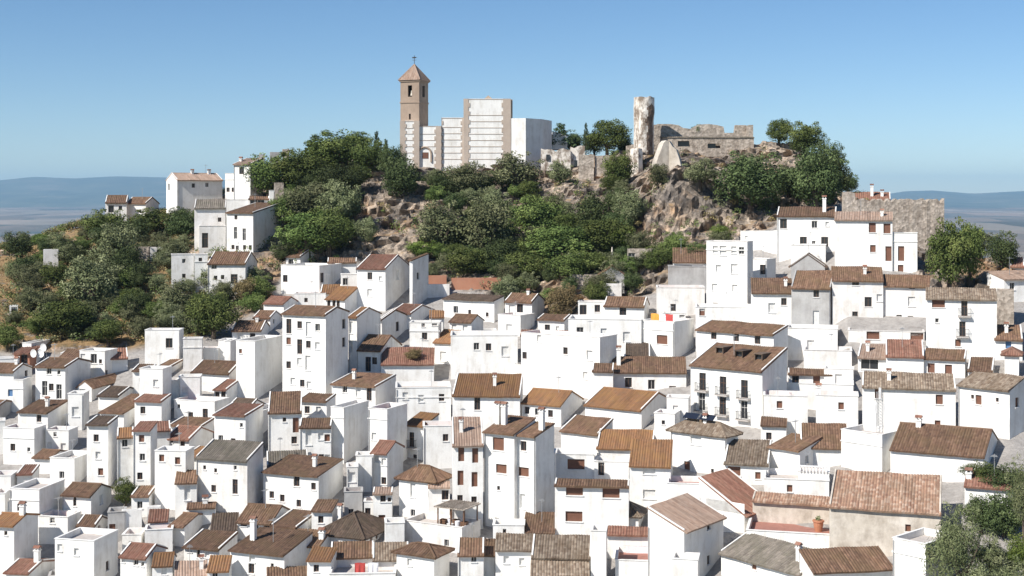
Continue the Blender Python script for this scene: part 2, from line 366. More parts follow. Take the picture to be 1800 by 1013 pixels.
# ------------------------------------------------------------------ houses
def wall_face(mb, o, u, n, W, z0, z1, holes, rec=.27):
    us = sorted({0, W, *[a for h in holes for a in h[:2]]}); vs = sorted({z0, z1, *[a for h in holes for a in h[2:4]]})
    up = Vector((0,0,1)); P = lambda a, c, k=0: o+u*a+up*c-n*k
    for a0, a1 in zip(us, us[1:]):
        for c0, c1 in zip(vs, vs[1:]):
            ca, cc = (a0+a1)/2, (c0+c1)/2
            if any(h[0] < ca < h[1] and h[2] < cc < h[3] for h in holes): continue
            mb.face([P(a0,c0), P(a1,c0), P(a1,c1), P(a0,c1)])
    for a0, a1, c0, c1 in holes:
        mb.face([P(a0,c0), P(a1,c0), P(a1,c0,rec), P(a0,c0,rec)]); mb.face([P(a0,c1,rec), P(a1,c1,rec), P(a1,c1), P(a0,c1)])
        mb.face([P(a0,c0), P(a0,c0,rec), P(a0,c1,rec), P(a0,c1)]); mb.face([P(a1,c0,rec), P(a1,c0), P(a1,c1), P(a1,c1,rec)])
def slope(mb, o, a, b, L, M, per=.34, top=None):
    """tiled roof slope: o eave corner, a along the eave, b up the slope; top(t) -> share of M reached at t in 0..1, or a (lo, hi) pair"""
    a = Vector(a).normalized(); b = Vector(b).normalized(); nn = a.cross(b).normalized()
    if nn.z < 0: nn = -nn
    k = max(2, int(L/per))*4; amp = .27*per
    row = []
    for i in range(k+1):
        t = i/k; x = t*L; hh = amp*abs(math.sin(math.pi*x/per)); tp = (top(t) if top else 1)*M
        e = o+a*x
        sg = .07*noise.noise(e*.45); sg2 = .12*noise.noise((e+b*tp)*.35+Vector((7,3,1)))
        row.append((e-nn*(.15-sg), e+nn*(hh+sg), e+b*tp+nn*((hh if tp > .05 else 0)+sg2), x/per, tp/.42, e-nn*.12, e+b*tp-nn*.12))
    for r, q in zip(row, row[1:]):
        mb.face([r[0], q[0], q[1], r[1]], [(r[3],0),(q[3],0),(q[3],.2),(r[3],.2)])
        if max(r[4], q[4]) > .01: mb.face([r[1], q[1], q[2], r[2]], [(r[3],.3),(q[3],.3),(q[3],.3+q[4]),(r[3],.3+r[4])])
    c = row[0], row[k//2], row[-1]
    for r, q in zip(c, c[1:]): mb.face([r[5], r[6], q[6], q[5]], [(0,0)]*4)
    for r in (row[0], row[-1]):
        if r[4] > .05: mb.face([r[0], r[1], r[2], r[6]], [(r[3],.3),(r[3],.4),(r[3],r[4]),(r[3],r[4])])
SIZES = {'s': (6,7.5), 'm': (9.5,12.5), 'l': (12,17), 't': (10.5,26), 'w': (22,16), 'x': (30,18), 'q': (23,23), 'v': (6.5,21), 'j': (14,32)}
PANES = {'d': M_GLASS, 'r': M_SHUT, 'p': M_PALE, 'u': M_BLUE, 'b': M_GLASS}  # dark glass also fills open porches and recesses in place of their shade
def window(root, M, kind, W, H, door, big):
    """window: frame mesh, with pane (or shutter) and sill below it; local axes x right, y into the wall, z up, origin mid-sill"""
    mb = MB(); fr = .05 if big else .06; y0, y1 = .17, .23
    mb.box(-W/2, y0, 0, -W/2+fr, y1, H); mb.box(W/2-fr, y0, 0, W/2, y1, H)
    mb.box(-W/2+fr, y0, H-fr, W/2-fr, y1, H); mb.box(-W/2+fr, y0, 0, W/2-fr, y1, fr)
    if kind in 'db' and W > .5: mb.box(-.022, y0+.005, fr, .022, y1-.005, H-fr)
    if kind in 'db' and H > 1.6: mb.box(-W/2+fr, y0+.008, H*.62, W/2-fr, y1-.008, H*.62+.05)
    fm = {'r': M_WOOD, 'p': M_SILL, 'u': M_BLUE}.get(kind) or random.choice([M_FRAME, M_WOOD, M_WOOD, M_WOOD])
    o = mb.build('door' if door else 'window', fm, root); o.matrix_local = M
    pb = MB()
    if kind in 'rpu':
        nsl = max(4, int(H/.12))
        for i in range(nsl): pb.box(-W/2+fr, y0+.03, fr+(H-2*fr)*i/nsl, W/2-fr, y1+.02-.015*(i % 2), fr+(H-2*fr)*(i+1)/nsl)
    else: pb.face([(-W/2+.02, y1-.03, .02), (W/2-.02, y1-.03, .02), (W/2-.02, y1-.03, H-.02), (-W/2+.02, y1-.03, H-.02)])
    pn = pb.build('pane' if kind in 'db' else ('door_leaf' if kind == 'u' else 'shutter'), PANES[kind], o)
    if not door and big:
        sb = MB(); sb.box(-W/2-.08, -.10, -.09, W/2+.08, .09, -.003); sb.build('sill', M_SILL, o)
    if kind == 'b':
        bb = MB(); bb.box(-W/2-.4, -.62, -.16, W/2+.4, .0, -.02); bal = bb.build('balcony', M_PFLOOR, root); bal.matrix_local = M
        rb = MB(); X = W/2+.36
        for z in (.04, .95): rb.bar((-X, -.58, z), (X, -.58, z), .035, .035); rb.bar((-X, -.58, z), (-X, 0, z), .035, .035); rb.bar((X, -.58, z), (X, 0, z), .035, .035)
        k = 12
        for i in range(k+1): rb.bar((-X+2*X*i/k, -.58, 0), (-X+2*X*i/k, -.58, .95), .02, .02)
        for yy in (-.4, -.2):
            for q in (-X, X): rb.bar((q, yy, 0), (q, yy, .95), .02, .02)
        rb.build('railing', M_IRON, bal)
def chimney_mesh(h=1.3, wd=.5, roofed=False):
    mb = MB(); mb.mat(W_WHITE); mb.box(-wd/2, -wd/2, -.9, wd/2, wd/2, h)
    mb.box(-wd/2-.07, -wd/2-.07, h-.12, wd/2+.07, wd/2+.07, h+.003)
    for sx in (-1, 1):
        for sy in (-1, 1): mb.box(sx*wd*.36-.06, sy*wd*.36-.06, h, sx*wd*.36+.06, sy*wd*.36+.06, h+.24)
    mb.mat(ROOF['r']); t = h+.24; e = wd/2+.1
    mb.face([(-e,-e,t),(e,-e,t),(e,0,t+.25),(-e,0,t+.25)], [(0,0),(2,0),(2,1),(0,1)]); mb.face([(e,e,t),(-e,e,t),(-e,0,t+.25),(e,0,t+.25)], [(0,0),(2,0),(2,1),(0,1)])
    mb.face([(-e,e,t),(-e,-e,t),(-e,0,t+.25)]); mb.face([(e,-e,t),(e,e,t),(e,0,t+.25)]); mb.face([(-e,-e,t),(-e,e,t),(e,e,t),(e,-e,t)])
    return mb
WALLS = {'y': W_OLD, 'w': W_WHITE, 's': W_WORN, 'g': W_GREY, 'o': W_STONE, 'r': W_BRICK, 'k': W_PINK}  # grey render also paints in the shade of the red-doored alley wall
HOUSES = []
import re
TOK = re.compile(r'([drpub])([smltwxvjq])(-?\d+),(-?\d+)'); TOK2 = re.compile(r'([cakoe])(-?\d+),(-?\d+)')
def layout(line, TILES, dY=0.0):
    """plan of one house from its line: footprint, height and turn; dY moves it farther along its own line of sight"""
    geo, wins, lab = [q.strip() for q in line.split(';')]
    plus = geo.startswith('+'); geo = geo.lstrip('+').split()
    ox, oy, k = TILES[geo[0]]
    X = lambda v: ox+float(v)/k
    Yp = lambda v: oy+float(v)/k
    xl, xf = X(geo[1]), X(geo[2]); xr = None if geo[3] == '-' else X(geo[3])
    ye, yb = Yp(geo[4]), Yp(geo[5]); spec = geo[6]; wc, _, ang = geo[7].partition('@'); wm = WALLS[wc]
    ty = spec[0]; mt = re.match(r'.(\d*)(\w?)', spec); rh = float(mt.group(1) or 0)/k; rcol = mt.group(2) or 'b'
    leftvis = (xr is not None and xr < xl) or (ang and float(ang) < 0)
    ax = xl if leftvis else xf
    Yd = hit(ax, yb)+dY; s = F/Yd; az = math.atan((ax-900)/F); dep = (ye-HY)/F
    rng = random.Random(int(xl*7+ye*13))
    if xr is None:
        th = R(rng.uniform(-3, 5)) if not ang else R(float(ang)); W = (xf-xl)/s/math.cos(th); D = 6
        if ty == 'S': D = max(1.6, min(11, rh/s/(.34+dep)))
        if ty == 'G': D = max(2, min(12, 2*rh/s/(.42+dep)))
        if ty in 'HN': D = max(3, min(9, W*.8))
        if ty == 'F': D = max(2.5, min(7, W*.8))
    else:
        W2 = (xl-xr if leftvis else xr-xf)/s; th = R(30); D = W2/math.sin(th)
        if ty == 'S': D = max(D, min(11, rh/s/(.45+dep)))
        if ty == 'G': D = max(D, min(13, 2*rh/s/(.40+dep)))
        D = max(3.0, min(13, D)); th = math.asin(max(.08, min(.70, W2/D))); W = (xf-xl)/s/math.cos(th)
        if leftvis: th = -th
    if '_wall|' in lab: D = .7
    fw = Vector((math.sin(az), math.cos(az), 0)); rt = Vector((math.cos(az), -math.sin(az), 0))
    eu = rt*math.cos(th)-fw*math.sin(th); ev = fw*math.cos(th)+rt*math.sin(th)
    A = pt(ax, yb, Yd); ez = A.z+(yb-ye)/s; A.z = ground(A.x, A.y)
    o0 = A if leftvis else A-eu*W
    h = max(1.2, ez-A.z)
    return locals()
def settle(lines, TILES):
    """moves houses whose plans run into each other apart in depth, so that no wall passes through a neighbour"""
    n = len(lines); dY = [0.0]*n; own = []; c = -1
    for ln in lines:
        if not ln.startswith('+'): c += 1
        own.append(c)
    L = [layout(ln, TILES) for ln in lines]
    def poly(q):
        e = .25; o, u, v = q['o0'], q['eu'], q['ev']; W, D = q['W'], q['D']
        return [(o+u*a+v*b_).xy for a, b_ in ((e, e), (W-e, e), (W-e, D-e), (e, D-e))]
    def cross(P, Q):
        for S in (P, Q):
            for i in range(4):
                d = S[(i+1) % 4]-S[i]; nn = Vector((-d.y, d.x))
                p = [nn.dot(x) for x in P]; q = [nn.dot(x) for x in Q]
                if max(p) <= min(q) or max(q) <= min(p): return False
        return True
    P = [poly(q) for q in L]
    for it in range(40):
        moved = False
        for i in range(n):
            for j in range(i+1, n):
                if own[i] == own[j] or (P[i][0]-P[j][0]).length > 30: continue
                if not cross(P[i], P[j]): continue
                k = i if L[i]['Yd'] > L[j]['Yd'] else j
                for q in ([m for m in range(n) if own[m] == own[k]]):
                    if dY[q] > 7 or L[q]['h'] < 1.9: break
                    dY[q] += .5; L[q] = layout(lines[q], TILES, dY[q]); P[q] = poly(L[q]); moved = True
        if not moved: break
    return L
def house(Lq):
    (line, wins, lab, plus, geo, ox, oy, k, X, Yp, xl, xf, xr, ye, yb, ty, rh, rcol, wm, leftvis, ax, Yd, s, az, dep, rng, th, W, D, eu, ev, A, o0, h) = [Lq[q] for q in
        'line wins lab plus geo ox oy k X Yp xl xf xr ye yb ty rh rcol wm leftvis ax Yd s az dep rng th W D eu ev A o0 h'.split()]
    gz = min(ground(*(o0+eu*a+ev*c).xy) for a in (0, W) for c in (0, D)); drop = max(.5, A.z-gz+.8)
    M = Matrix.Translation(o0) @ Matrix.Rotation(math.atan2(eu.y, eu.x), 4, 'Z')
    nm = 'house'
    if '|' in lab: nm, lab = [q.strip() for q in lab.split('|')]
    if plus: root = HOUSES[-1]['root']
    else:
        root = empty(nm, o0, math.atan2(eu.y, eu.x))
        cat = {'house': 'house'}.get(nm, nm.replace('_', ' '))
        tag(root, lab, cat, {'house': 'white houses of the village'}.get(nm)); HOUSES.append({'root': root, 'M': M})
    L = HOUSES[-1]['M'].inverted() @ M
    # rise of the roof
    rise = 0
    if ty == 'S': rise = max(D*.16, min(D*.55, rh/s-D*dep))
    if ty in 'G': rise = max(D*.11, min(D*.33, rh/s-D/2*dep))
    if ty == 'H': rise = max(.5, min(.65*min(W, D)/2, rh/s-D/2*dep*.8))
    if ty == 'N': rise = max(.4, min(W*.35, rh/s))
    if ty == 'R': rise = rh/s
    # openings
    front, side, extra = [], [], []
    tk = TOK.findall(wins)
    if not tk and 'white' in lab and not re.search('blank|plain|windowless|wall|terrace|balustr|chimney|hall|roof strip', lab) and not plus and W > 2.8 and h > 2.6 and '|' not in line:
        for i in range(rng.choice((1, 2, 2))): tk.append((rng.choice('ddrp'), rng.choice('sm'), (xl+(xf-xl)*(.27+.42*i+rng.uniform(-.05, .05))-ox)*k, (ye+s*rng.uniform(1.1, 1.5)-oy)*k))
    if 'white' in lab and not plus and '|' not in line and W > 3.2 and h > 3.6 and len(tk) < W*h/11 and not re.search(r'blank|plain|windowless|\bwall|balustr|bare|one |two |three|four|twin|single|paired|pair|hall', lab):
        for fl in range(int((h-1.2)//2.8)+1):
            for i in range(max(1, int(W/2.7))):
                if rng.random() < .5:
                    tk.append((rng.choice('ppddr'), rng.choice('smm') if fl == 0 else rng.choice('mml'), (xl+(xf-xl)*(i+.5+rng.uniform(-.15, .15))/max(1, int(W/2.7))-ox)*k, (ye+s*(1.25+2.8*fl)-oy)*k))
    for c, sz, a, b_ in tk:
        px, py = X(a), Yp(b_); w_, h_ = SIZES[sz]; w_, h_ = w_/s, h_/s
        if xr is not None and not leftvis and px > xf: tt = (px-xf)/(xr-xf)*D; lst = side; lim = D
        elif xr is not None and leftvis and px < xl: tt = (xl-px)/(xl-xr)*D; lst = side; lim = D
        else: tt = (px-xl)/(xf-xl)*W; lst = front; lim = W
        yev = ye+(lst is side)*0
        zc = h-(py-ye)/s
        if lst is front and xr is not None: zc += (W-tt if not leftvis else tt)*math.sin(abs(th))*dep*-1*0
        w_ = min(w_, lim*.8); tt = max(w_/2+.12, min(lim-w_/2-.12, tt))
        top = h-.12 + (rise*.5 if lst is side and ty in 'GS' else 0) + (rise*.4 if ty in 'NR' and lst is front else 0)
        z0 = zc-h_/2; z1 = min(zc+h_/2, top)
        if z1-z0 < .25: z0 = z1-h_*.8
        hole = [tt-w_/2, tt+w_/2, z0, z1]
        if any(hole[0] < q[1]+.05 and hole[1] > q[0]-.05 and hole[2] < q[3]+.05 and hole[3] > q[2]-.05 for q in lst): continue
        if z1 > h-.05 and ty != 'F' and lst is side: extra.append((hole, c)); continue
        lst.append(hole); extra.append((hole, c, lst is side, sz))
    top = h
    mb = MB(); mb.mat(wm); ux, uy = Vector((1,0,0)), Vector((0,1,0)); Z = Vector((0,0,0))
    sx = 0 if leftvis else W
    wall_face(mb, Z, ux, -uy, W, -drop, top, front)
    if leftvis:
        wall_face(mb, Z, uy, -ux, D, -drop, top, side); wall_face(mb, ux*W, uy, ux, D, -drop, top, [])
    else:
        wall_face(mb, ux*W, uy, ux, D, -drop, top, side); wall_face(mb, Z, uy, -ux, D, -drop, top, [])
    bh = h+rise if ty == 'S' else h
    wall_face(mb, uy*D, ux, uy, W, -drop, bh, [])
    rb = MB(); rb.mat(ROOF.get(rcol, ROOF['b'])); ov = .44; per = .29 if s > 12 else .38
    verge = rng.random() < .6
    if ty == 'F':
        t = .2; fl = h-.55
        ring = [(0,0),(W,0),(W,D),(0,D)]; inn = [(t,t),(W-t,t),(W-t,D-t),(t,D-t)]
        for i in range(4):
            j = (i+1) % 4
            mb.face([(*ring[i],h),(*ring[j],h),(*inn[j],h),(*inn[i],h)]); mb.face([(*inn[i],h),(*inn[j],h),(*inn[j],fl),(*inn[i],fl)])
        if nm == 'house':
            c_ = .07; t_ = h+.07
            for bx in ((-c_, -c_, W+c_, t), (-c_, D-t, W+c_, D+c_), (-c_, t+.002, t, D-t-.002), (W-t, t+.002, W+c_, D-t-.002)): mb.box(bx[0], bx[1], h+.003, bx[2], bx[3], t_)
            if h > 4.5 and rng.random() < .5: mb.box(-.06, -.10, h-1.32, W+.06, -.002, h-1.18)
        rb = MB(); rb.mat(M_FLOOR if rcol == 'R' or rng.random() < .35 else M_PFLOOR); rb.face([(*q, fl) for q in inn])
    else:
        if ty == 'S':
            for x in (0, W): mb.face([(x,0,h),(x,D,h),(x,D,h+rise)])
            sl = math.hypot(D, rise); b = Vector((0, D, rise))/sl
            slope(rb, Vector((-.06, 0, h+.06))-b*ov, ux, b, W+.12, sl+ov+.1, per)
            ends = [((x, 0, h+.1), (x, D, h+rise+.1)) for x in (.05, W-.05)]
        elif ty == 'G':
            for x in (0, W): mb.face([(x,0,h),(x,D,h),(x,D/2,h+rise)])
            sl = math.hypot(D/2, rise); b = Vector((0, D/2, rise))/sl; b2 = Vector((0, -D/2, rise))/sl
            slope(rb, Vector((-.06, 0, h+.06))-b*ov, ux, b, W+.12, sl+ov, per)
            slope(rb, Vector((-.06, D, h+.06))-b2*ov, ux, b2, W+.12, sl+ov, per)
            ends = [((x, y, h+.1), (x, D/2, h+rise+.1)) for x in (.05, W-.05) for y in (0, D)]
            rb.tube([(-.06, D/2, h+rise+.06), (W+.06, D/2, h+rise+.06)], .13, 8)
        elif ty == 'N':
            for y in (0, D): mb.face([(0,y,h),(W,y,h),(W/2,y,h+rise)])
            sl = math.hypot(W/2, rise); b = Vector((W/2, 0, rise))/sl; b2 = Vector((-W/2, 0, rise))/sl
            slope(rb, Vector((0, -.06, h+.06))-b*ov, uy, b, D+.12, sl+ov, per); slope(rb, Vector((W, -.06, h+.06))-b2*ov, uy, b2, D+.12, sl+ov, per)
            ends = [((x, y, h+.1), (W/2, y, h+rise+.1)) for y in (.05, D-.05) for x in (0, W)]
            rb.tube([(W/2, -.06, h+rise+.06), (W/2, D+.06, h+rise+.06)], .13, 8)
        elif ty == 'R':
            for y in (0, D): mb.face([(0,y,h),(W,y,h),(0,y,h+rise)])
            mb.face([(0,0,h),(0,D,h),(0,D,h+rise),(0,0,h+rise)])
            sl = math.hypot(W, rise); b = Vector((-W, 0, rise))/sl
            slope(rb, Vector((W, -.06, h+.06))-b*ov, uy, b, D+.12, sl+ov+.1, per)
            ends = [((W, y, h+.1), (0, y, h+rise+.1)) for y in (.05, D-.05)]
        elif ty == 'H':
            hd = min(W, D)/2; o2 = ov; zz = h+.06-o2*rise/hd
            for (o_, a_, b_, Ls, short) in ((Vector((-o2,-o2,zz)), ux, Vector((0,hd,rise)), W+2*o2, D >= W), (Vector((W+o2,D+o2,zz)), -ux, Vector((0,-hd,rise)), W+2*o2, D >= W),
                                     (Vector((W+o2,-o2,zz)), uy, Vector((-hd,0,rise)), D+2*o2, W >= D), (Vector((-o2,D+o2,zz)), -uy, Vector((hd,0,rise)), D+2*o2, W >= D)):
                Ms = math.hypot(hd, rise)*(hd+o2)/hd; fr = (hd+o2)/Ls
                slope(rb, o_, a_, b_, Ls, Ms, per, (lambda t, fr=fr: min(1, t/fr, (1-t)/fr)))
            cs = [(hd, D/2), (W-hd, D/2)] if W >= D else [(W/2, hd), (W/2, D-hd)]
            zr = h+rise+.1
            rb.tube([(*cs[0], zr), (cs[1][0]+.01, cs[1][1]+.01, zr)], .12, 6)
            for (x, y), c in (((-o2,-o2), cs[0]), ((W+o2,-o2), cs[1] if W >= D else cs[0]), ((W+o2,D+o2), cs[1]), ((-o2,D+o2), cs[0] if W >= D else cs[1])):
                rb.tube([(x, y, zz+.05), (*c, zr)], .11, 6)
            ends = []
        if verge:
            for p, q in ends: mb.bar(p, q, .16, .2)
        # cornice under the front eave
        if ty in 'SG': mb.box(.02, -.09, h-.16, W-.02, -.002, h-.03)
    wo = mb.build('wall', None, root); wo.matrix_local = L
    ro = rb.build('roof' if ty != 'F' else 'terrace_floor', None, root); ro.matrix_local = L
    big = s > 10.5
    for e in extra:
        if len(e) == 2: hole, c = e; isside, sz = True, 'm'; off = -.09
        else: hole, c, isside, sz = e; off = 0
        if len(e) == 2: off = -.15
        a = (hole[0]+hole[1])/2
        if not isside: ML = Matrix.Translation((a, off, hole[2]))
        elif leftvis: ML = Matrix.Translation((off, a, hole[2])) @ Matrix.Rotation(-math.pi/2, 4, 'Z')
        else: ML = Matrix.Translation((W-off, a, hole[2])) @ Matrix.Rotation(math.pi/2, 4, 'Z')
        window(root, L @ ML, c, hole[1]-hole[0], hole[3]-hole[2], c == 'u' or (sz == 't' and c == 'r'), big)
    t2 = TOK2.findall(wins)
    if not plus and nm == 'house' and W > 3 and D > 2.5:
        if rng.random() < .34: t2.append(('a', (xl+(xf-xl)*rng.uniform(.2, .8)-ox)*k, 0))
        if ty != 'F' and wm in (W_WHITE, W_WORN) and not any(q[0] == 'c' for q in t2) and rng.random() < .25: t2.append(('c', (xl+(xf-xl)*rng.uniform(.15, .85)-ox)*k, (ye-rh*.6-.9*s-oy)*k))
    for c, a, b_ in t2:
        px, py = X(a), Yp(b_)
        if c == 'c':      # chimney: given pixel is its top, stands 30% back on the roof
            tx = max(.3, min(W-.3, (px-xl)/(xf-xl)*W)); yy = min(D*.45, D-.3); zt = h-(py-ye)/s + yy*dep
            zr = h+(rise*yy/D*(2 if ty == 'G' else 1) if ty in 'SG' else rise*.5 if ty != 'F' else -.5)
            hh = max(.6, min(2.2, zt-zr))
            co = chimney_mesh(hh*(.62 if b_ is not None and isinstance(b_, float) else 1), .42 if isinstance(b_, float) else .55).build('chimney', None, ro if ty != 'F' else root)
            co.matrix_local = Matrix.Translation((tx, yy, zr)) if ty != 'F' else L @ Matrix.Translation((tx, yy, zr))
        if c == 'k':      # roof window set upright in the front slope
            tx = (px-xl)/(xf-xl)*W; f_ = max(.1, min(.8, (ye-py)/max(1, rh))); yy = f_*(D if ty == 'S' else D/2); zr = h+rise*f_
            kb = MB(); kb.mat(ROOF['d']); kb.box(-.56, -.1, -.3, -.46, 1.9, .86); kb.box(.46, -.1, -.3, .56, 1.9, .86); kb.box(-.62, -.2, .86, .62, 2.2, .95)
            kb.mat(M_GLASS); kb.face([(-.46,.25,-.2),(.46,.25,-.2),(.46,.25,.9),(-.46,.25,.9)])
            kb.build('dormer', None, ro).matrix_local = Matrix.Translation((tx, yy, zr))
        if c == 'a':
            ab = MB(); ab.bar((0,0,0), (0,0,2.6), .05, .05)
            for i in range(6): ab.bar((-.35+.03*i, -.5+.2*i, 2.4), (.35-.03*i, -.5+.2*i, 2.4), .025, .025)
            ab.bar((0,-.55,2.4), (0,.6,2.4), .03, .03)
            tx = max(.2, min(W-.2, (px-xl)/(xf-xl)*W)); zr = h+(rise*.6 if ty != 'F' else -.5)
            ab.build('antenna', M_METAL, root).matrix_local = L @ Matrix.Translation((tx, D*.4, zr))
    if nm == 'house' and not plus and h > 3.5 and rng.random() < .38:
        db_ = MB(); xx = .12 if rng.random() < .5 else W-.12
        db_.tube([(xx, -.07, h-.2), (xx, -.07, -drop)], .055, 6); db_.build('drainpipe', M_METAL, root).matrix_local = L
    if not plus: HOUSES[-1].update(W=W, D=D, h=h, Y=Yd, s=s, px=(xl, xf, ye, yb))
    return root
TILES = dict(P=(0,0,1), A=(0,580,7.978), B=(0,700,7.978), C=(0,820,5.249), D=(215,570,7.978), E=(215,690,7.978), F=(215,810,4.991),
 T1=(0,250,4), T2=(0,480,4), T3=(0,720,3.458), T4=(400,250,4), T5=(400,480,4), T6=(400,720,3.458), T7=(800,250,4), T8=(800,480,4), T9=(800,720,3.458),
 T10=(1350,250,4), T11=(1200,480,4.003), T12=(1200,720,3.457), T13=(1500,480,4.003), T14=(1500,720,3.457), R1=(1090,360,5.993), R6=(1000,640,4.757))
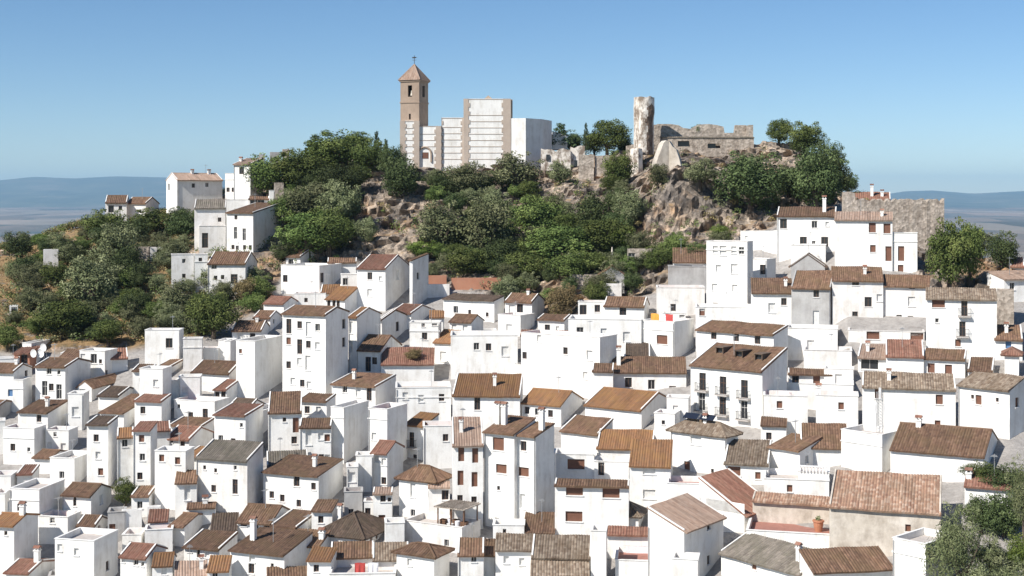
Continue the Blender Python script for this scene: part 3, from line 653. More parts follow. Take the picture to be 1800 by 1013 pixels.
DATA = """
A -150 190 440 590 1150 G110b w; um155,885 dl250,655 dm360,660; white house at the frame edge with brown roof and recessed balcony under its gable
+A 190 325 445 700 1150 F w; ; x
A -60 265 - 400 700 F w; ; flat white block with rounded parapet below the brick-red ruin
A 205 415 520 330 620 S60r r; dl340,400; brick-red roof hut with broken dark top at the foot of the scrub slope
A 320 440 700 190 480 F w; ; grey-sided flat house with satellite dishes at the edge of the scrub
A 515 915 1265 525 1060 G95b w; dm697,580 ds827,600 dt638,830 dm727,810 dt830,870; three-storey white gabled house with tall dark slit windows and big grey gable
A 850 1130 1330 385 600 G100b w; ; low brown-roofed house tucked behind the gabled slit-window house, against the slope
A 1130 1470 1640 300 760 F w; pm1165,395 ds1410,445 dm1485,620 dl1320,410; stepped flat white house with open terrace beside the dark red awning
A 1560 1790 - 390 600 S130r w; ; small house with dark red shade roof below the tall blank wall
A 1100 1285 1690 800 1010 N80b w; pl1160,900; small gable-fronted white hut with open porch and long brown roof
T2 697 835 985 865 960 G60d w; ; plain white house with dark roof and bare grey gable, below the gable-fronted hut
B 962 1170 1250 -60 450 F w; pl1060,190; plain square white terrace block beside the slit-window house
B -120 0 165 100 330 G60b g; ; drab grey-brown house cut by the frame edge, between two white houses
B 275 670 940 205 600 S120b w; dm552,290; white house with one dark window and sloping brown roof below the slit-window house
+B 70 480 640 430 930 F w; dm195,700 ds405,725; x
B -100 70 - 320 780 F w; ; blank white flat house at the frame edge under the drab grey house
B 655 962 1090 455 780 F w; ds780,510 pm705,665 pm890,685; flat white house with pinkish roof terrace behind a low parapet
B 480 715 960 835 1060 G80b w; ; low grey-brown roof above the white balustrade, beside a tall grey side wall
B 715 1045 1325 850 1260 F w; dm874,1087; flat white house with large bare grey side wall and one arched window
T3 533 658 716 92 490 S30d w; dm587,175 pm598,280 rm613,380; tall white house above the courtyard tree with small dark and shuttered windows
T3 716 808 - 165 490 S55o w; dm760,203; narrow white house with bright ochre roof in the row above the courtyard tree
T3 812 915 955 125 500 S50r w; rm862,177 dm866,290 dm852,405; three-storey white house with red roof and brown window above the courtyard tree
T3 905 1035 - 122 320 S50r w; ; long low red roof joining the courtyard row to the next block
T3 1012 1150 1295 182 330 G75r w; ds1045,180 dm1110,205; white attic storey with orange-brown roof above a plain roof terrace
T3 945 1128 1180 255 640 F w; rm986,298 rm1080,313; white terrace house with two brown windows and a stepped lane below
T3 1128 1215 1300 290 430 S60o w; ; small ochre lean-to roof against the tall terrace house
T3 1040 1225 1300 104 220 S35b w; ; brown strip roof with white edge below the antenna-topped terrace house
T3 1305 1492 1600 40 330 S25r w; dm1343,188 dm1418,202 ds1467,97; square white house with two dark windows and pink roof edge
T3 1195 1503 1600 312 640 S110g s; ds1245,372 ds1312,385 dm1300,497 dt1430,475 ds1430,360; worn white house with mossy grey roof and one tall brown window
T3 1068 1195 - 440 700 S70b w; pt1140,505; narrow white house with pale door and small brown roof below the lane
C -80 130 345 545 1100 G105o w; ds57,620 c115,450; white house with ochre-edged roof, white chimney and huge blank shaded side
C -60 100 160 85 420 F w; ; small flat white block at the frame edge above the blue door
C 165 300 360 70 300 S55r w; pl235,190; slim white house with little red roof and pale balcony window
C 105 362 590 215 700 F w; dm190,388; white house with one dark window and long grey side wall under a red roof edge
C -60 45 105 250 520 F w; ul80,395; flat white house with a bright blue doorway in its shaded side
C 368 625 740 470 720 F w; dm488,440; white house with sunken pink roof terrace and railings
C 585 840 1025 270 560 G105b w; dv695,320 pl930,345; white gabled house with grey-brown roof and shuttered gable window near the courtyard tree
C 520 868 1085 690 1250 F w; pm562,770 pm710,800 dl990,980; square white house with broad sunken terrace and two small pale windows
C 722 880 1000 545 700 G85b w; rm915,595; little roof hut with brown roof rising above the broad sunken terrace
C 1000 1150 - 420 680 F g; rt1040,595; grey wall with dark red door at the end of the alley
C 60 270 500 985 1250 G65r w; c237,880; house with red-brown roof cut by the bottom edge below the huge blank side wall
C -80 95 130 730 1000 F k; ul35,800; pink-edged porch with dark doorway at the bottom corner of the frame
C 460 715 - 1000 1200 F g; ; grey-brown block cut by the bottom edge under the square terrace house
F -10 212 380 850 1250 G110r w; pv12,855 dm122,895 ds178,912; white house with rosy roof and three small windows beside the white ramp
F 268 440 470 910 1250 G100o w; pm368,965; white house with bright orange roof wedged between two rosy roofs
F 470 745 - 1005 1250 S130p w; ; low house with wide faded pink roof
F 750 935 960 960 1300 S125o w; dm815,1010; small house with steep orange roof below the mossy brown roof
F 545 850 1010 778 1000 S150b w; pm595,795 dv670,815 pm745,830; white house with one large mossy brown roof sloping to the lane
F 420 545 782 575 760 G100b w; ; grey-sided house with dark brown roof directly above the large mossy roof
F 575 815 - 405 540 G30b w; c725,370; low roof with two white chimneys under the worn house with the tall brown window
F 780 1005 - 600 720 S140d w; ; dark roof behind a white triangular wall
T6 15 345 520 885 1150 S100b w; pl150,920 dl145,990 c75,770; white house with long brown roof, square chimney and balcony door
F 235 400 - 520 720 S90r w; ; small red-brown lean-to roof at the head of the white ramp
F 205 440 - 600 830 F w; ; blank white wall block between the ramp and the brown lean-to
F 335 440 - 715 800 S55d w; ds385,740; tiny white porch under a scrap of dark canopy
E -300 20 440 290 560 S130b w; dm400,345; long brown lean-to roof with dark hatch in its grey side wall
T2 783 868 1082 985 1120 G70b w; ; brown roof on a grey-sided house between the stepped wall and the square terrace block
D 330 795 860 85 640 F w; dl660,265; tall blank white wall with notched top and one recessed terrace opening
D 860 1115 - 205 660 F s; ; patched off-white wall adjoining the notched tall blank wall
D 1120 1345 - 340 560 F w; ; low blank white wall under the fig bushes
D 1348 1520 1610 230 560 F w; ; plain white box with narrow grey side beside the brick-roofed house
T5 35 237 300 405 500 G65b w; pm90,445 dm177,450; white house with red-brown roof and two small windows beside the green bushes
T5 62 192 388 480 900 F w; ; tall flat white block with broad grey shaded side, next to the four-storey block
T5 -20 20 65 480 700 F w; ; narrow blank white block with thin grey side
T5 130 232 390 690 900 F w; ds180,790; windowless white cube with large smooth grey side wall
D 250 565 690 630 1400 F w; pm470,830; stepped blank white wall, taller half, with one blind window
D 800 1090 1110 740 1400 F w; pm885,930; stepped blank white wall, lower half, with one blind window
D 565 800 - 790 1400 F w; ; sunken wall section between the two stepped blank walls
D 430 600 845 640 760 S105b w; ; little brown lean-to roof below the notched tall wall
D 980 1500 1795 690 1000 G160b w; a1180,500; white house with wide brown gabled roof below the blank white walls
D 1290 1460 1795 920 1150 G130r w; dm1333,1005 dm1420,990; small white house with reddish roof and large grey gable below the wide brown roof
E 735 1295 1490 130 450 F w; ds797,222 dm965,345 dt1165,340; flat-topped terrace house with antennas and washing tubs on its roof
T1 747 890 905 425 570 G48b w; dm785,470 ds848,463; white house with brown roof standing alone at the end of the ridge
T1 890 1025 1115 430 540 G40b w; ; low second half of the ridge-end pair, half hidden by trees
T1 1245 1560 1170 265 560 G45p w; ds1357,305 ds1452,300 dm1188,315 c1385,200 c1503,200; tall white ridge house with rosy roof and two roof vents, sunlit end wall
T1 1372 1585 - 465 740 S60g s; ds1545,545 dt1445,690; weathered grey ruin of a house with sagging roof below the tall ridge house
T1 1585 1680 1720 220 420 F w; ds1605,335 ds1640,335; narrow flat white house under the skyline villa
T4 45 160 250 155 430 S40p w; dm100,200 c30,135; white skyline villa with pale rosy roof and one arched window
T1 1590 1755 - 405 490 F w; ; low white terrace wall between skyline villa and the white tower house
T4 -5 180 385 497 790 S30b w; ds60,530 dv57,640 dv118,650 ds40,740 ds70,745 ds120,740 ds160,740; tall white tower house with slit windows beside the fig bushes
T4 150 290 - 400 480 S15b w; dl185,435 dl235,435; white colonnade with two dark openings on the ridge slope
T4 295 330 - 340 480 F w; ; slender white pillar-like wall beside the stone stump
stone_ruin|T4 330 395 - 285 420 F o; ; square brown stone stump standing amid the ridge bushes
stone_ruin|T4 330 505 - 425 485 F s; ; ragged white ruined wall below the stone stump
stone_ruin|T4 220 260 - 85 150 F g; ; small grey ruin on the skyline, nearest the villa
stone_ruin|T4 300 365 - 70 130 F g; ; wider grey ruin block on the skyline beyond the villa
stone_ruin|T4 388 435 - 50 115 F o; ; square stone ruin highest on the skyline beside the pines
T1 1210 1370 - 790 1050 F s; ds1295,835 ds1295,940; patched off-white flat house on the rocky slope with two tiny dark windows
T1 1372 1460 - 790 1050 F w; ds1410,828 ds1425,938; narrow white flat house between two stained houses on the rocky slope
T1 1465 1725 1810 855 1070 G80b s; dm1508,868 ds1520,955 ds1568,950 dl1648,963; stained cream house with brown roof on the rocky slope
stone_ruin|T1 925 1050 - 735 840 F o; ; crumbling brown stone ruin among the slope bushes
stone_ruin|T1 1060 1200 - 740 830 F s; dm1125,780; white-fronted ruin with railing beside the crumbling stone ruin
stone_ruin|T1 310 410 - 755 895 F s; ; bleached white wall slab at the foot of the ridge spur
stone_ruin|T2 70 125 - 232 300 F w; dm105,265; tiny white shrine with dark niche on the dry slope
T4 410 512 640 805 910 G45b w; dm445,848; white house top with brown roof and small white chimney block under the wooded crag
+T4 375 645 805 870 1120 F w; dm405,965 dl665,955; x
T4 705 905 - 845 1020 S28b w; dm785,870; long low house with grey wall and thin red roof under the boulders
T4 800 910 - 930 1120 F w; dm830,980; white doorway block between the two gabled houses below the boulders
T4 910 1110 1290 890 1190 G95r w; ps1075,960 pl1195,945; big white house with red-brown roof and grey gable right under the boulders
+T4 1280 1300 1415 830 1180 S20w w; dm1340,945; x
T5 470 690 - 145 270 F w; ds553,190; low white shed with one tiny window above the brown strip roof
T5 255 395 500 215 330 G45r w; ; little house with red roof at the edge of the dry slope above the four-storey block
T5 185 300 380 315 420 G45b w; ds325,345; small white house with dark roof at the shoulder of the four-storey block
brick_wall|T4 1350 1540 - 938 1010 F r; ; short red brick wall at the foot of the wooded crag
brick_wall|T4 1575 1920 - 955 1010 F r; ; long low brick-topped wall under the trees
garden_wall|T5 1340 1560 - 80 165 F s; ; stained white garden wall below the short red brick wall
T5 690 825 1015 185 330 G85o w; dv712,215 dv748,218 dv778,230 dv800,235; white house with bright orange roof and four narrow windows, behind the four-storey block
T5 655 790 - 140 240 S55o w; ; orange lean-to roof adjoining the four-window orange-roofed house
T5 385 690 850 295 930 G55b w; dt430,385 dm507,372 pt568,400 dm633,385 rm428,490 dt507,527 dm568,508 pm632,515 dm428,660 pm505,632 pt565,640 pm458,775 dm525,785 pm572,795 dl820,380 dl820,512; tallest plain white block, four storeys of mixed small windows under brown tiles
T5 852 910 1080 310 770 G65o w; pv868,385 pv868,520; narrow white house with orange-brown roof and deep grey side against the four-storey block
T5 1068 1085 1278 330 540 G70b w; dl1197,395; grey gabled side house with one black window, behind the narrow orange-roofed house
T5 915 1075 1225 545 770 G105b w; dt988,645 dm1033,620; white house with brown roof and two tall dark slits beside the four-storey block
T5 1080 1450 - 640 780 S115r w; ; wide rusty red roof with a fallen bush on it
T5 1450 1570 1640 490 720 S85o w; pl1515,590; white house with orange roof and blind oval window
T5 580 695 865 655 930 G55b w; rm618,708 dl725,715 dl823,712 rt620,860 dm662,862; little white house with balconies at the foot of the four-storey block
T5 730 1040 1185 800 1010 S75b w; dm823,832 pt918,830 dt995,850; low white house with dark brown roof below the two-slit house
T5 1040 1118 1185 735 940 F w; pt1070,870; slim white stair block with pale tall window
T6 628 707 862 -10 330 F w; ; tall blank white tower block with curved top and broad grey side
T6 855 970 1095 0 470 F w; pm890,170; tall plain white block with one blind window, beside the curved tower block
T6 250 448 - 15 280 S125b w; ds347,60 rt415,95 dm405,185; white house with large dry brown roof and brown balcony door
T6 440 628 - 105 350 S50b w; pt493,170 pm567,162 rm628,172 dm570,293 pm628,295; white three-storey house with brown roof against the curved tower block
T5 -10 135 280 970 1100 G80d w; ; small house with dark mossy roof above the square white house
T6 0 107 350 40 260 F w; dm35,200 ds85,95; white corner house with long double grey side wall
T5 1150 1290 1455 285 400 G60r w; ; low house with red roof under the stained garden wall
T5 1280 1490 - 350 640 F w; dm1385,445 dm1455,345 ds1375,320; flat white house with paired dark windows above the rusty red roof
T5 1420 1522 - 310 480 S42o w; ; scrap of orange roof beside the flat paired-window house
T8 -90 275 345 195 350 S35d w; dm0,270 ds100,282 ds225,295; white row with grey flat roof below the long brick-topped wall
T5 1560 1715 1800 345 640 G48b w; pm1592,380 pm1670,390; white house with brown roof and two blind windows below the grey-roofed row
T8 110 290 - 405 500 F w; pm220,360 dm270,375; low white link block with two small windows
T8 300 460 560 300 450 F w; pl380,400; blank white box with dark grey shaded side below the dark-doored house
T8 350 540 630 205 370 G55b w; pl398,260 dl455,255 ds585,340; white cottage with brown roof and dark door under the scrubby trees
T8 -30 440 - 440 720 F w; dm150,515 dm235,520 pl350,550; broad flat white house with twin dark windows in the middle of the village
T8 445 1018 1140 455 900 F w; pm580,490 dm772,565 dm470,620 pl945,585 pm915,730; long bare white facade with scattered small windows, centre of the village
T8 460 795 - 440 520 S30r w; ; thin red-brown strip roof on top of the long bare facade
T8 570 705 - 635 760 H42r w; ; little hipped red roof poking up before the long bare facade
T8 30 145 240 560 720 F w; ; small white cube with plant boxes on top
T8 390 635 795 660 880 F w; dl660,808 dm712,800 dm505,855; white terrace house with mauve shaded side and two barred windows
T8 -20 455 - 865 1110 S155o w; dt155,915; long white house with broad ochre roof and one tall dark window
T8 465 745 900 930 1080 G100o w; dm502,985 dm575,990 dm670,995; white house with golden roof and three dark windows below the terrace house
T8 905 1310 1555 965 1110 G130o w; dl1385,985; white hall with largest golden-ochre roof and grey gable
T8 865 1048 - 205 340 F w; dl900,260 dm1000,250; flat white house with two dark windows at the foot of the ruins
T8 1045 1330 1365 235 380 G60b w; dl1180,280; white house with brown roof and dark doorway beside the roof terrace laundry
T8 1205 1310 - 305 350 S40d w; ; small dark tiled canopy over the upper terrace
T8 1130 1300 - 375 460 S45d w; ; small striped canopy roof beneath the dark canopy
T8 795 1310 - 330 660 F w; dl878,420 pt1045,445 pl1205,450 pm1033,745; white stepped house with single dark barred window, above the long facade
T8 1310 1540 1680 345 620 F w; rw1455,475; white cube with one wide brown shutter and laundry on its terrace
T8 1460 1620 - 285 370 F w; pm1600,320; small white terrace wall behind the laundry terrace
T8 1420 1755 - 105 270 F s; dm1535,245; stained white wall house under the grey concrete wall
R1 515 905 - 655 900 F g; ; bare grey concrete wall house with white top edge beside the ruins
R1 560 905 - 605 800 S150b w; ; brown roof strip behind the grey concrete wall house
stone_ruin|R1 80 330 - 470 640 F o; dl120,560; broken stone arch ruin at the foot of the crag
stone_ruin|T7 1020 1190 - 930 1000 N90b g; ; grey gabled ruin with pointed top at the foot of the crag
stone_ruin|T7 805 1005 - 932 1020 F o; ; low flat stone ruin under the crag bushes
stone_ruin|T8 1040 1170 - 75 165 F s; ; off-white ruined wall below the broken stone arch
R1 910 1340 1400 390 1200 F w; pl1085,490 dm1278,485 pl1205,680 pm1210,885; tall white flat-roofed house with blind windows and a white finial on its parapet
R1 1310 1545 1640 575 900 F w; dl1535,685 pm1405,910; white terrace house with dark door and stepped parapet
R1 1270 1545 1625 285 600 F w; ps1330,355; blank white upper block with thin dark side under the rocks
T10 -40 165 240 630 920 F w; ds85,760; plain tall white block with a vent slot under the porch house
T10 165 405 - 725 880 F w; ; worn white parapet wall below the porch house
T10 70 475 - 520 840 S60b w; dl115,575 dm330,580 ds325,710 c395,395; white porch house with pillars, chimney and brown roof below the wooded crag
T10 480 875 - 545 910 S50p w; rl738,602 rl838,608 rm742,750 rt940,785; high white house with rosy roof and brown windows beside the fortress wall
+T10 875 1050 - 640 925 F w; rt940,785 rm937,890; x
T10 600 860 - 405 500 S50r w; c735,310 c805,350; small tiled roof with two white chimneys peeping over the fortress wall
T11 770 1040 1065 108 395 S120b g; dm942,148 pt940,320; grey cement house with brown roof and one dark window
T10 165 400 - 890 930 N95d g; ; cracked grey gable end above the grey cement house
T13 -140 210 - 55 450 S95b s; dl22,55 dl108,205 pm245,175 dm18,300; pale grey rendered house with brown roof and white-framed windows
T13 212 535 - 95 452 S75b s; dm418,90 pl415,205 dm330,325 pm408,330; adjoining off-grey house with lower brown roof and white window surrounds
T13 1060 1300 945 45 210 S55p w; dm1115,95; white house with salmon roof at the frame edge beyond the ivy-clad wall
T10 1710 1800 - 880 930 S60r w; ; reddish roof at the frame edge above the salmon-roofed house
T11 490 775 - 140 390 S100b w; pl630,248; white house with dark brown roof joining the grey cement house
T11 95 490 - 245 400 F w; rm140,280; white terrace with lattice rails and washing line above the attic storey
T11 740 1090 - 395 600 F w; pl905,512; bright blank white block with one blind window beside the attic house
T11 860 1190 - 550 660 F s; ; low weathered white parapet block below the bright blank block
T11 590 1201 - 790 900 F w; ; wide white terrace parapet beside the balconied mansion
T11 750 1050 - 715 830 S32b w; dl800,750 rl945,750; tiled porch on the wide terrace with dark openings
T11 1000 1201 - 680 820 F w; pl1100,750; white rear block with blind window beside the tiled porch
T11 45 560 735 690 1130 S170b w; bj133,808 bj282,820 bj435,830 bj127,955 bj280,968 bj432,980 dj440,1085 k160,600 k318,615 k468,625; grand white mansion with six balconies and three roof windows in brown tiles
+T11 85 640 740 437 760 S70b w; dl212,465 dl375,468 dl527,475; x
T8 1105 1625 - 700 960 S105b w; dl1220,775 dl1382,788 rl1530,830 c1150,540; white wing of the balconied mansion with three tall windows and dark roof
+T8 1190 1370 - 640 760 S150d w; ; x
T8 965 1110 - 690 960 S50b w; ; small low brown roof between the long facade and the mansion wing
T11 575 880 - 870 1200 F w; rm685,932 rl677,1095; white house with brown door and window below the wide terrace parapet
T11 945 1235 - 870 1150 F w; rm1118,940 c915,840; white house with one brown window beside a ribbed white chimney
T12 725 1015 - 235 430 S145b w; ; white house with very wide plain brown roof below the ribbed chimney
T14 -70 175 300 155 410 F w; ; blank white house wall with shaded grey side below the mast
T14 240 797 885 285 420 G170b w; c360,180; white house with long brown roof and white chimney, behind the orange patched roof
T13 85 720 - 820 1110 S105t w; rl195,870 rl610,895 rm599,1068; white house with sunlit striped tile roof and three brown windows
T13 750 1100 1200 825 1330 S100t w; rl890,920 rl1150,920; white house with striped roof and shaded grey end, at the frame edge
T13 535 1010 - 185 600 S70t w; rw618,220 bt793,255 ds608,345 bt780,400 rm750,500; white three-storey house with two balconies one above the other, beside the ivy wall
T13 1005 1190 - 470 620 S100b w; um1097,510; white house with dark shaded roof and one blue window
T13 500 785 - 610 740 S65b w; rl558,680 rl675,685; low white house with two brown windows under the balcony house
T13 815 980 - 690 760 S90b w; ; plain brown roof between the two-window low house and the big chimney
T13 240 495 - 590 730 S115r w; ; white wall house with long russet roof behind the corrugated canopy
T13 40 285 - 600 720 S90p w; dx120,650; open shed with pale corrugated canopy and dark interior
T13 -20 500 - 418 480 F s; rw150,445 rw455,450; narrow base storey with brown grilles below the grey rendered houses
T13 1070 1165 - 570 740 H30r w; ; large white chimney turret with its own little tiled roof
stone_ruin|T13 1015 1130 - 120 380 F o; ; rough stone ruin wall beside the stacked-balcony house
R6 845 1305 1415 595 1000 H130t w; pw1060,670 rl985,900 ds1200,910 e1000,500; white house with hipped striped roof carrying dark solar panels
T12 255 520 - 335 530 S145t w; rw315,385 rm458,405; low white house with sun-striped roof and wide brown garage door
T12 525 712 845 250 570 S75b w; dm755,315 dm820,310; white house with brown roof and curved balustrade terrace
T12 705 890 - 385 530 F w; ; curved white balustrade terrace of turned balusters
T12 500 890 - 435 580 F w; rm655,490; white lower storey with arched brown window beneath the balustrade
T12 100 375 550 640 830 R180r w; pm125,545; white house with steep rusty roof falling toward the stone ruin
T9 1170 1392 1640 740 1230 R105p w; dl1545,760 dl1545,980; large house with pale rosy roof and long grey shaded side
T12 430 1040 - 590 820 S45q y; ; long ruined stone wall with ragged tile edge
T14 -130 530 - 630 860 S235q y; rm340,735; old stone house with big patched orange roof and one arched window
T12 215 720 - 1000 1240 S150g w@40; rl430,985; white house with grey striped roof sloping beside the flowerpot terrace
T12 395 960 - 765 1000 FR w; ; white roof terrace with pink floor and a terracotta flowerpot
T12 790 1270 - 985 1240 S130b w@-22; ; plain brown roof with white kerb beside the flowerpot terrace
T14 245 440 620 820 1150 F w; ; tall blank white wall below the old stone house, behind the pine
T14 690 960 - 480 600 S90r w; c650,430; red-tiled house with white chimney behind the dark bushes
T9 -15 170 - 215 740 S170p w; rt37,270 rt122,280 rt33,415 rt118,425 dm30,540 dm115,550; white house with four brown shutters in pairs and rosy roof
T9 175 360 490 150 750 S105b w; rq262,220 rw280,370 ds263,490 dm253,695 rm308,710 c200,0 c240,0; tall white house with two tall chimneys and brown-shuttered windows
T9 365 490 605 165 750 S85b w; dl415,230 rw415,388 pt410,570 c540,20; tall narrow white house with beige lower panel and stout chimney
T9 545 605 - 265 620 F w; rw568,395 dm580,570; narrow white link with one brown shutter between tall houses
T9 605 845 - 275 450 F w; rx735,335; upper white terrace storey with one wide brown shutter
+T9 845 1055 - 320 450 F w; dt888,360; x
T9 605 1055 - 470 770 S35b w; rx725,500 rx948,510 rx722,660; white house with three wide brown shutters and tiled ledge
T9 1060 1310 - 345 580 S160o w; pw1180,370 pw1180,520; white house with steep brown roof and two blind windows, beside the solar panel house
T9 860 1200 - 240 320 S110o w; ; wide orange-brown roof behind the terrace storey
T9 640 870 960 150 290 S95b w; ; brown roof with grey side between the chimneys and the golden hall
T9 410 605 - 745 820 S115b w; ; small mossy brown roof in the gap beneath the tall narrow house
T9 860 1115 1150 640 740 H105t w; dm955,680; small white house with striped hipped roof and dark window
T9 825 918 - 740 1120 F w; ; blank white side wall of the red-awning house
T9 915 1330 - 765 980 S40r w; ; white house with flat red awning roof and hung white sheet
T9 975 1475 - 930 1120 F w; ; white terrace parapet below the red awning
T9 245 480 - 850 1070 S90t w; pm310,915 pm405,925; white house with red and cream striped roof and two blind windows
T9 465 825 - 900 1070 S130t w; ; long brown and cream striped roof adjoining the red-striped one
T9 460 815 - 1025 1160 S105t w; ; striped roof cut by the bottom edge
T9 40 240 - 880 1060 S90b w; ds110,905; low white house with brown roof beside the rooftop pergola
T6 1040 1260 1350 430 710 H100b w; pt1125,505 dm1230,520 dm1125,645; white house with hipped brown roof and pale balcony door
+T6 1220 1350 - 470 710 S28p w; dl1325,520; x
T6 885 1000 - 510 690 S30p w; dm945,540 ds985,548 rl938,670; small white house with pink roof and brown door
T6 875 970 1070 265 490 G70r w; pm905,305 pm958,320 dm950,435; white house with faded red roof in the middle of the lower village
T6 1075 1190 1285 100 350 S75o w; bt1118,190 dm1140,300 dm1205,295; white house with orange roof and small iron balcony
T6 1190 1420 - 100 350 F w; dm1325,170; flat white house with one dark window behind the rosy-roofed shutter house
T6 780 885 - 280 500 F w; ; plain white stair block between the tower block and the faded red roof
T6 710 820 - 500 660 F g; dm750,625; low grey rounded block with tiny window
T6 60 265 395 690 810 G105b w; dl100,690 dl170,705 dl238,715; white house with a band of three wide dark windows under a brown roof
T6 270 420 545 718 830 S80b w; ; brown roof adjoining the three-window band house
T6 215 553 705 405 690 S70b w; dl420,450 dm522,470 dm267,545 dm332,560 dm433,582 ds585,600; white house with rough grey cement side and five windows
T6 245 490 - 335 440 S85g w; ; grey mossy roof behind the house with the rough cement side
T6 545 825 1010 775 880 H130d w; rm875,800 rm910,800; broad hipped dark brown roof on a low white house
T6 345 560 625 830 1030 S90b w; dl410,890 dl500,910 c545,780; white house with grey-brown roof, slim chimney and hanging washing
T6 630 885 - 890 1000 S85b w; ; low dark brown roof below the broad hipped roof
T6 885 1100 - 905 1020 S95t w; ; ribbed tan roof beside the washing terrace
T6 1025 1255 1350 890 1120 H55b w; pm1105,950; square white house with low hipped brown roof
T6 1065 1425 1540 720 880 F s; dm1330,825; weathered cream block carrying the rooftop pergola
T6 1400 1556 - 880 1120 S95b w; dm1497,905; white house with brown roof at the foot of the pergola block
T6 245 490 - 1010 1120 S55b w; ; brown roof cut by the bottom edge below the slim chimney house
T5 1185 1570 - 805 1090 F w; pm1250,860 pm1360,880 dm1505,875; white house with railed terrace and three small windows below the rusty red roof
garden_wall|F 0 170 - 430 640 F w; ; white ramp wall beside the courtyard tree
garden_wall|F 225 335 - 400 580 F s; ; second ramp wall of the stepped lane, nearer the brown lean-to
T6 725 792 - 350 580 F w; pl755,410; slim white block with pale window at the foot of the curtained stair block
T6 830 905 - 560 780 F w; dm850,620; little white house front beside the brown door and pink roof
T6 960 1075 - 690 880 F w; ; blank white yard wall behind the pergola block
T9 230 420 - 705 860 F w; ds300,740; white link wall between tall chimney house and striped roofs
T9 1290 1560 - 455 640 F w; pl1510,560; white wall house with one blind window above the pale rosy roof
T11 -112 40 - 880 1200 F w; pm-50,960; blank white yard wall between the golden hall and the balconied mansion
T12 -65 92 - 915 1220 F w; ; small white terrace block against the rosy-roofed house, at the bottom edge
T1 1405 1588 - 590 752 F s; dt1445,690; pale lower block before the weathered house, with one dark doorway
P 526 574 590 706 764 S12b w; dm540,722 pm560,722; small white house with brown roof squeezed before the four-storey block and the curved tower block
P 238 284 300 706 754 S10r w; dm252,722; little white house with red roof under the stepped blank wall
P 234 264 274 652 692 S8b w; ds248,668; tiny brown-roofed hut between the gable-fronted hut and the notched tall wall
P 1150 1186 1196 728 792 F w; ds1166,744; narrow white block behind the golden hall gable
P 1338 1382 - 748 794 S12b w; dm1352,768; small brown-roofed house at the feet of the balconied mansion
P 38 66 76 619 650 S7r w; ; tiny red-roofed white house beside the brick-red hut
P 108 134 142 621 652 F w; ds120,634; tiny flat white house behind the slit-window gable
P 232 262 274 872 908 S9b w; dm246,888; small white house with brown roof beside the white ramp wall
P 216 248 258 940 978 F w; ps230,955; small flat white shed beside the square sunken-terrace house
P 548 584 594 898 942 S10b w; dm564,914; small brown-roofed house next to the three-window band house
P 945 992 1002 563 602 S9b w; dm962,578 ps980,578; small white house with brown roof below the dry brown tree
P 540 582 592 985 1042 S10o w; dm556,1000; small orange-roofed house cut by the bottom edge
T6 620 1020 - 995 1120 F w; ; white terrace with red and white washing near the bottom edge
"""
LINES = []
for ln in DATA.strip().split('\n'):
    ln = ln.strip()
    g = ln.split('|')[0] if '|' in ln.split(';')[0] else None
    if g: geo, wn, lb = ln[len(g)+1:].split(';'); ln = f'{geo};{wn};{g}|{lb}'
    LINES.append(ln)
for q in settle(LINES, TILES): house(q)
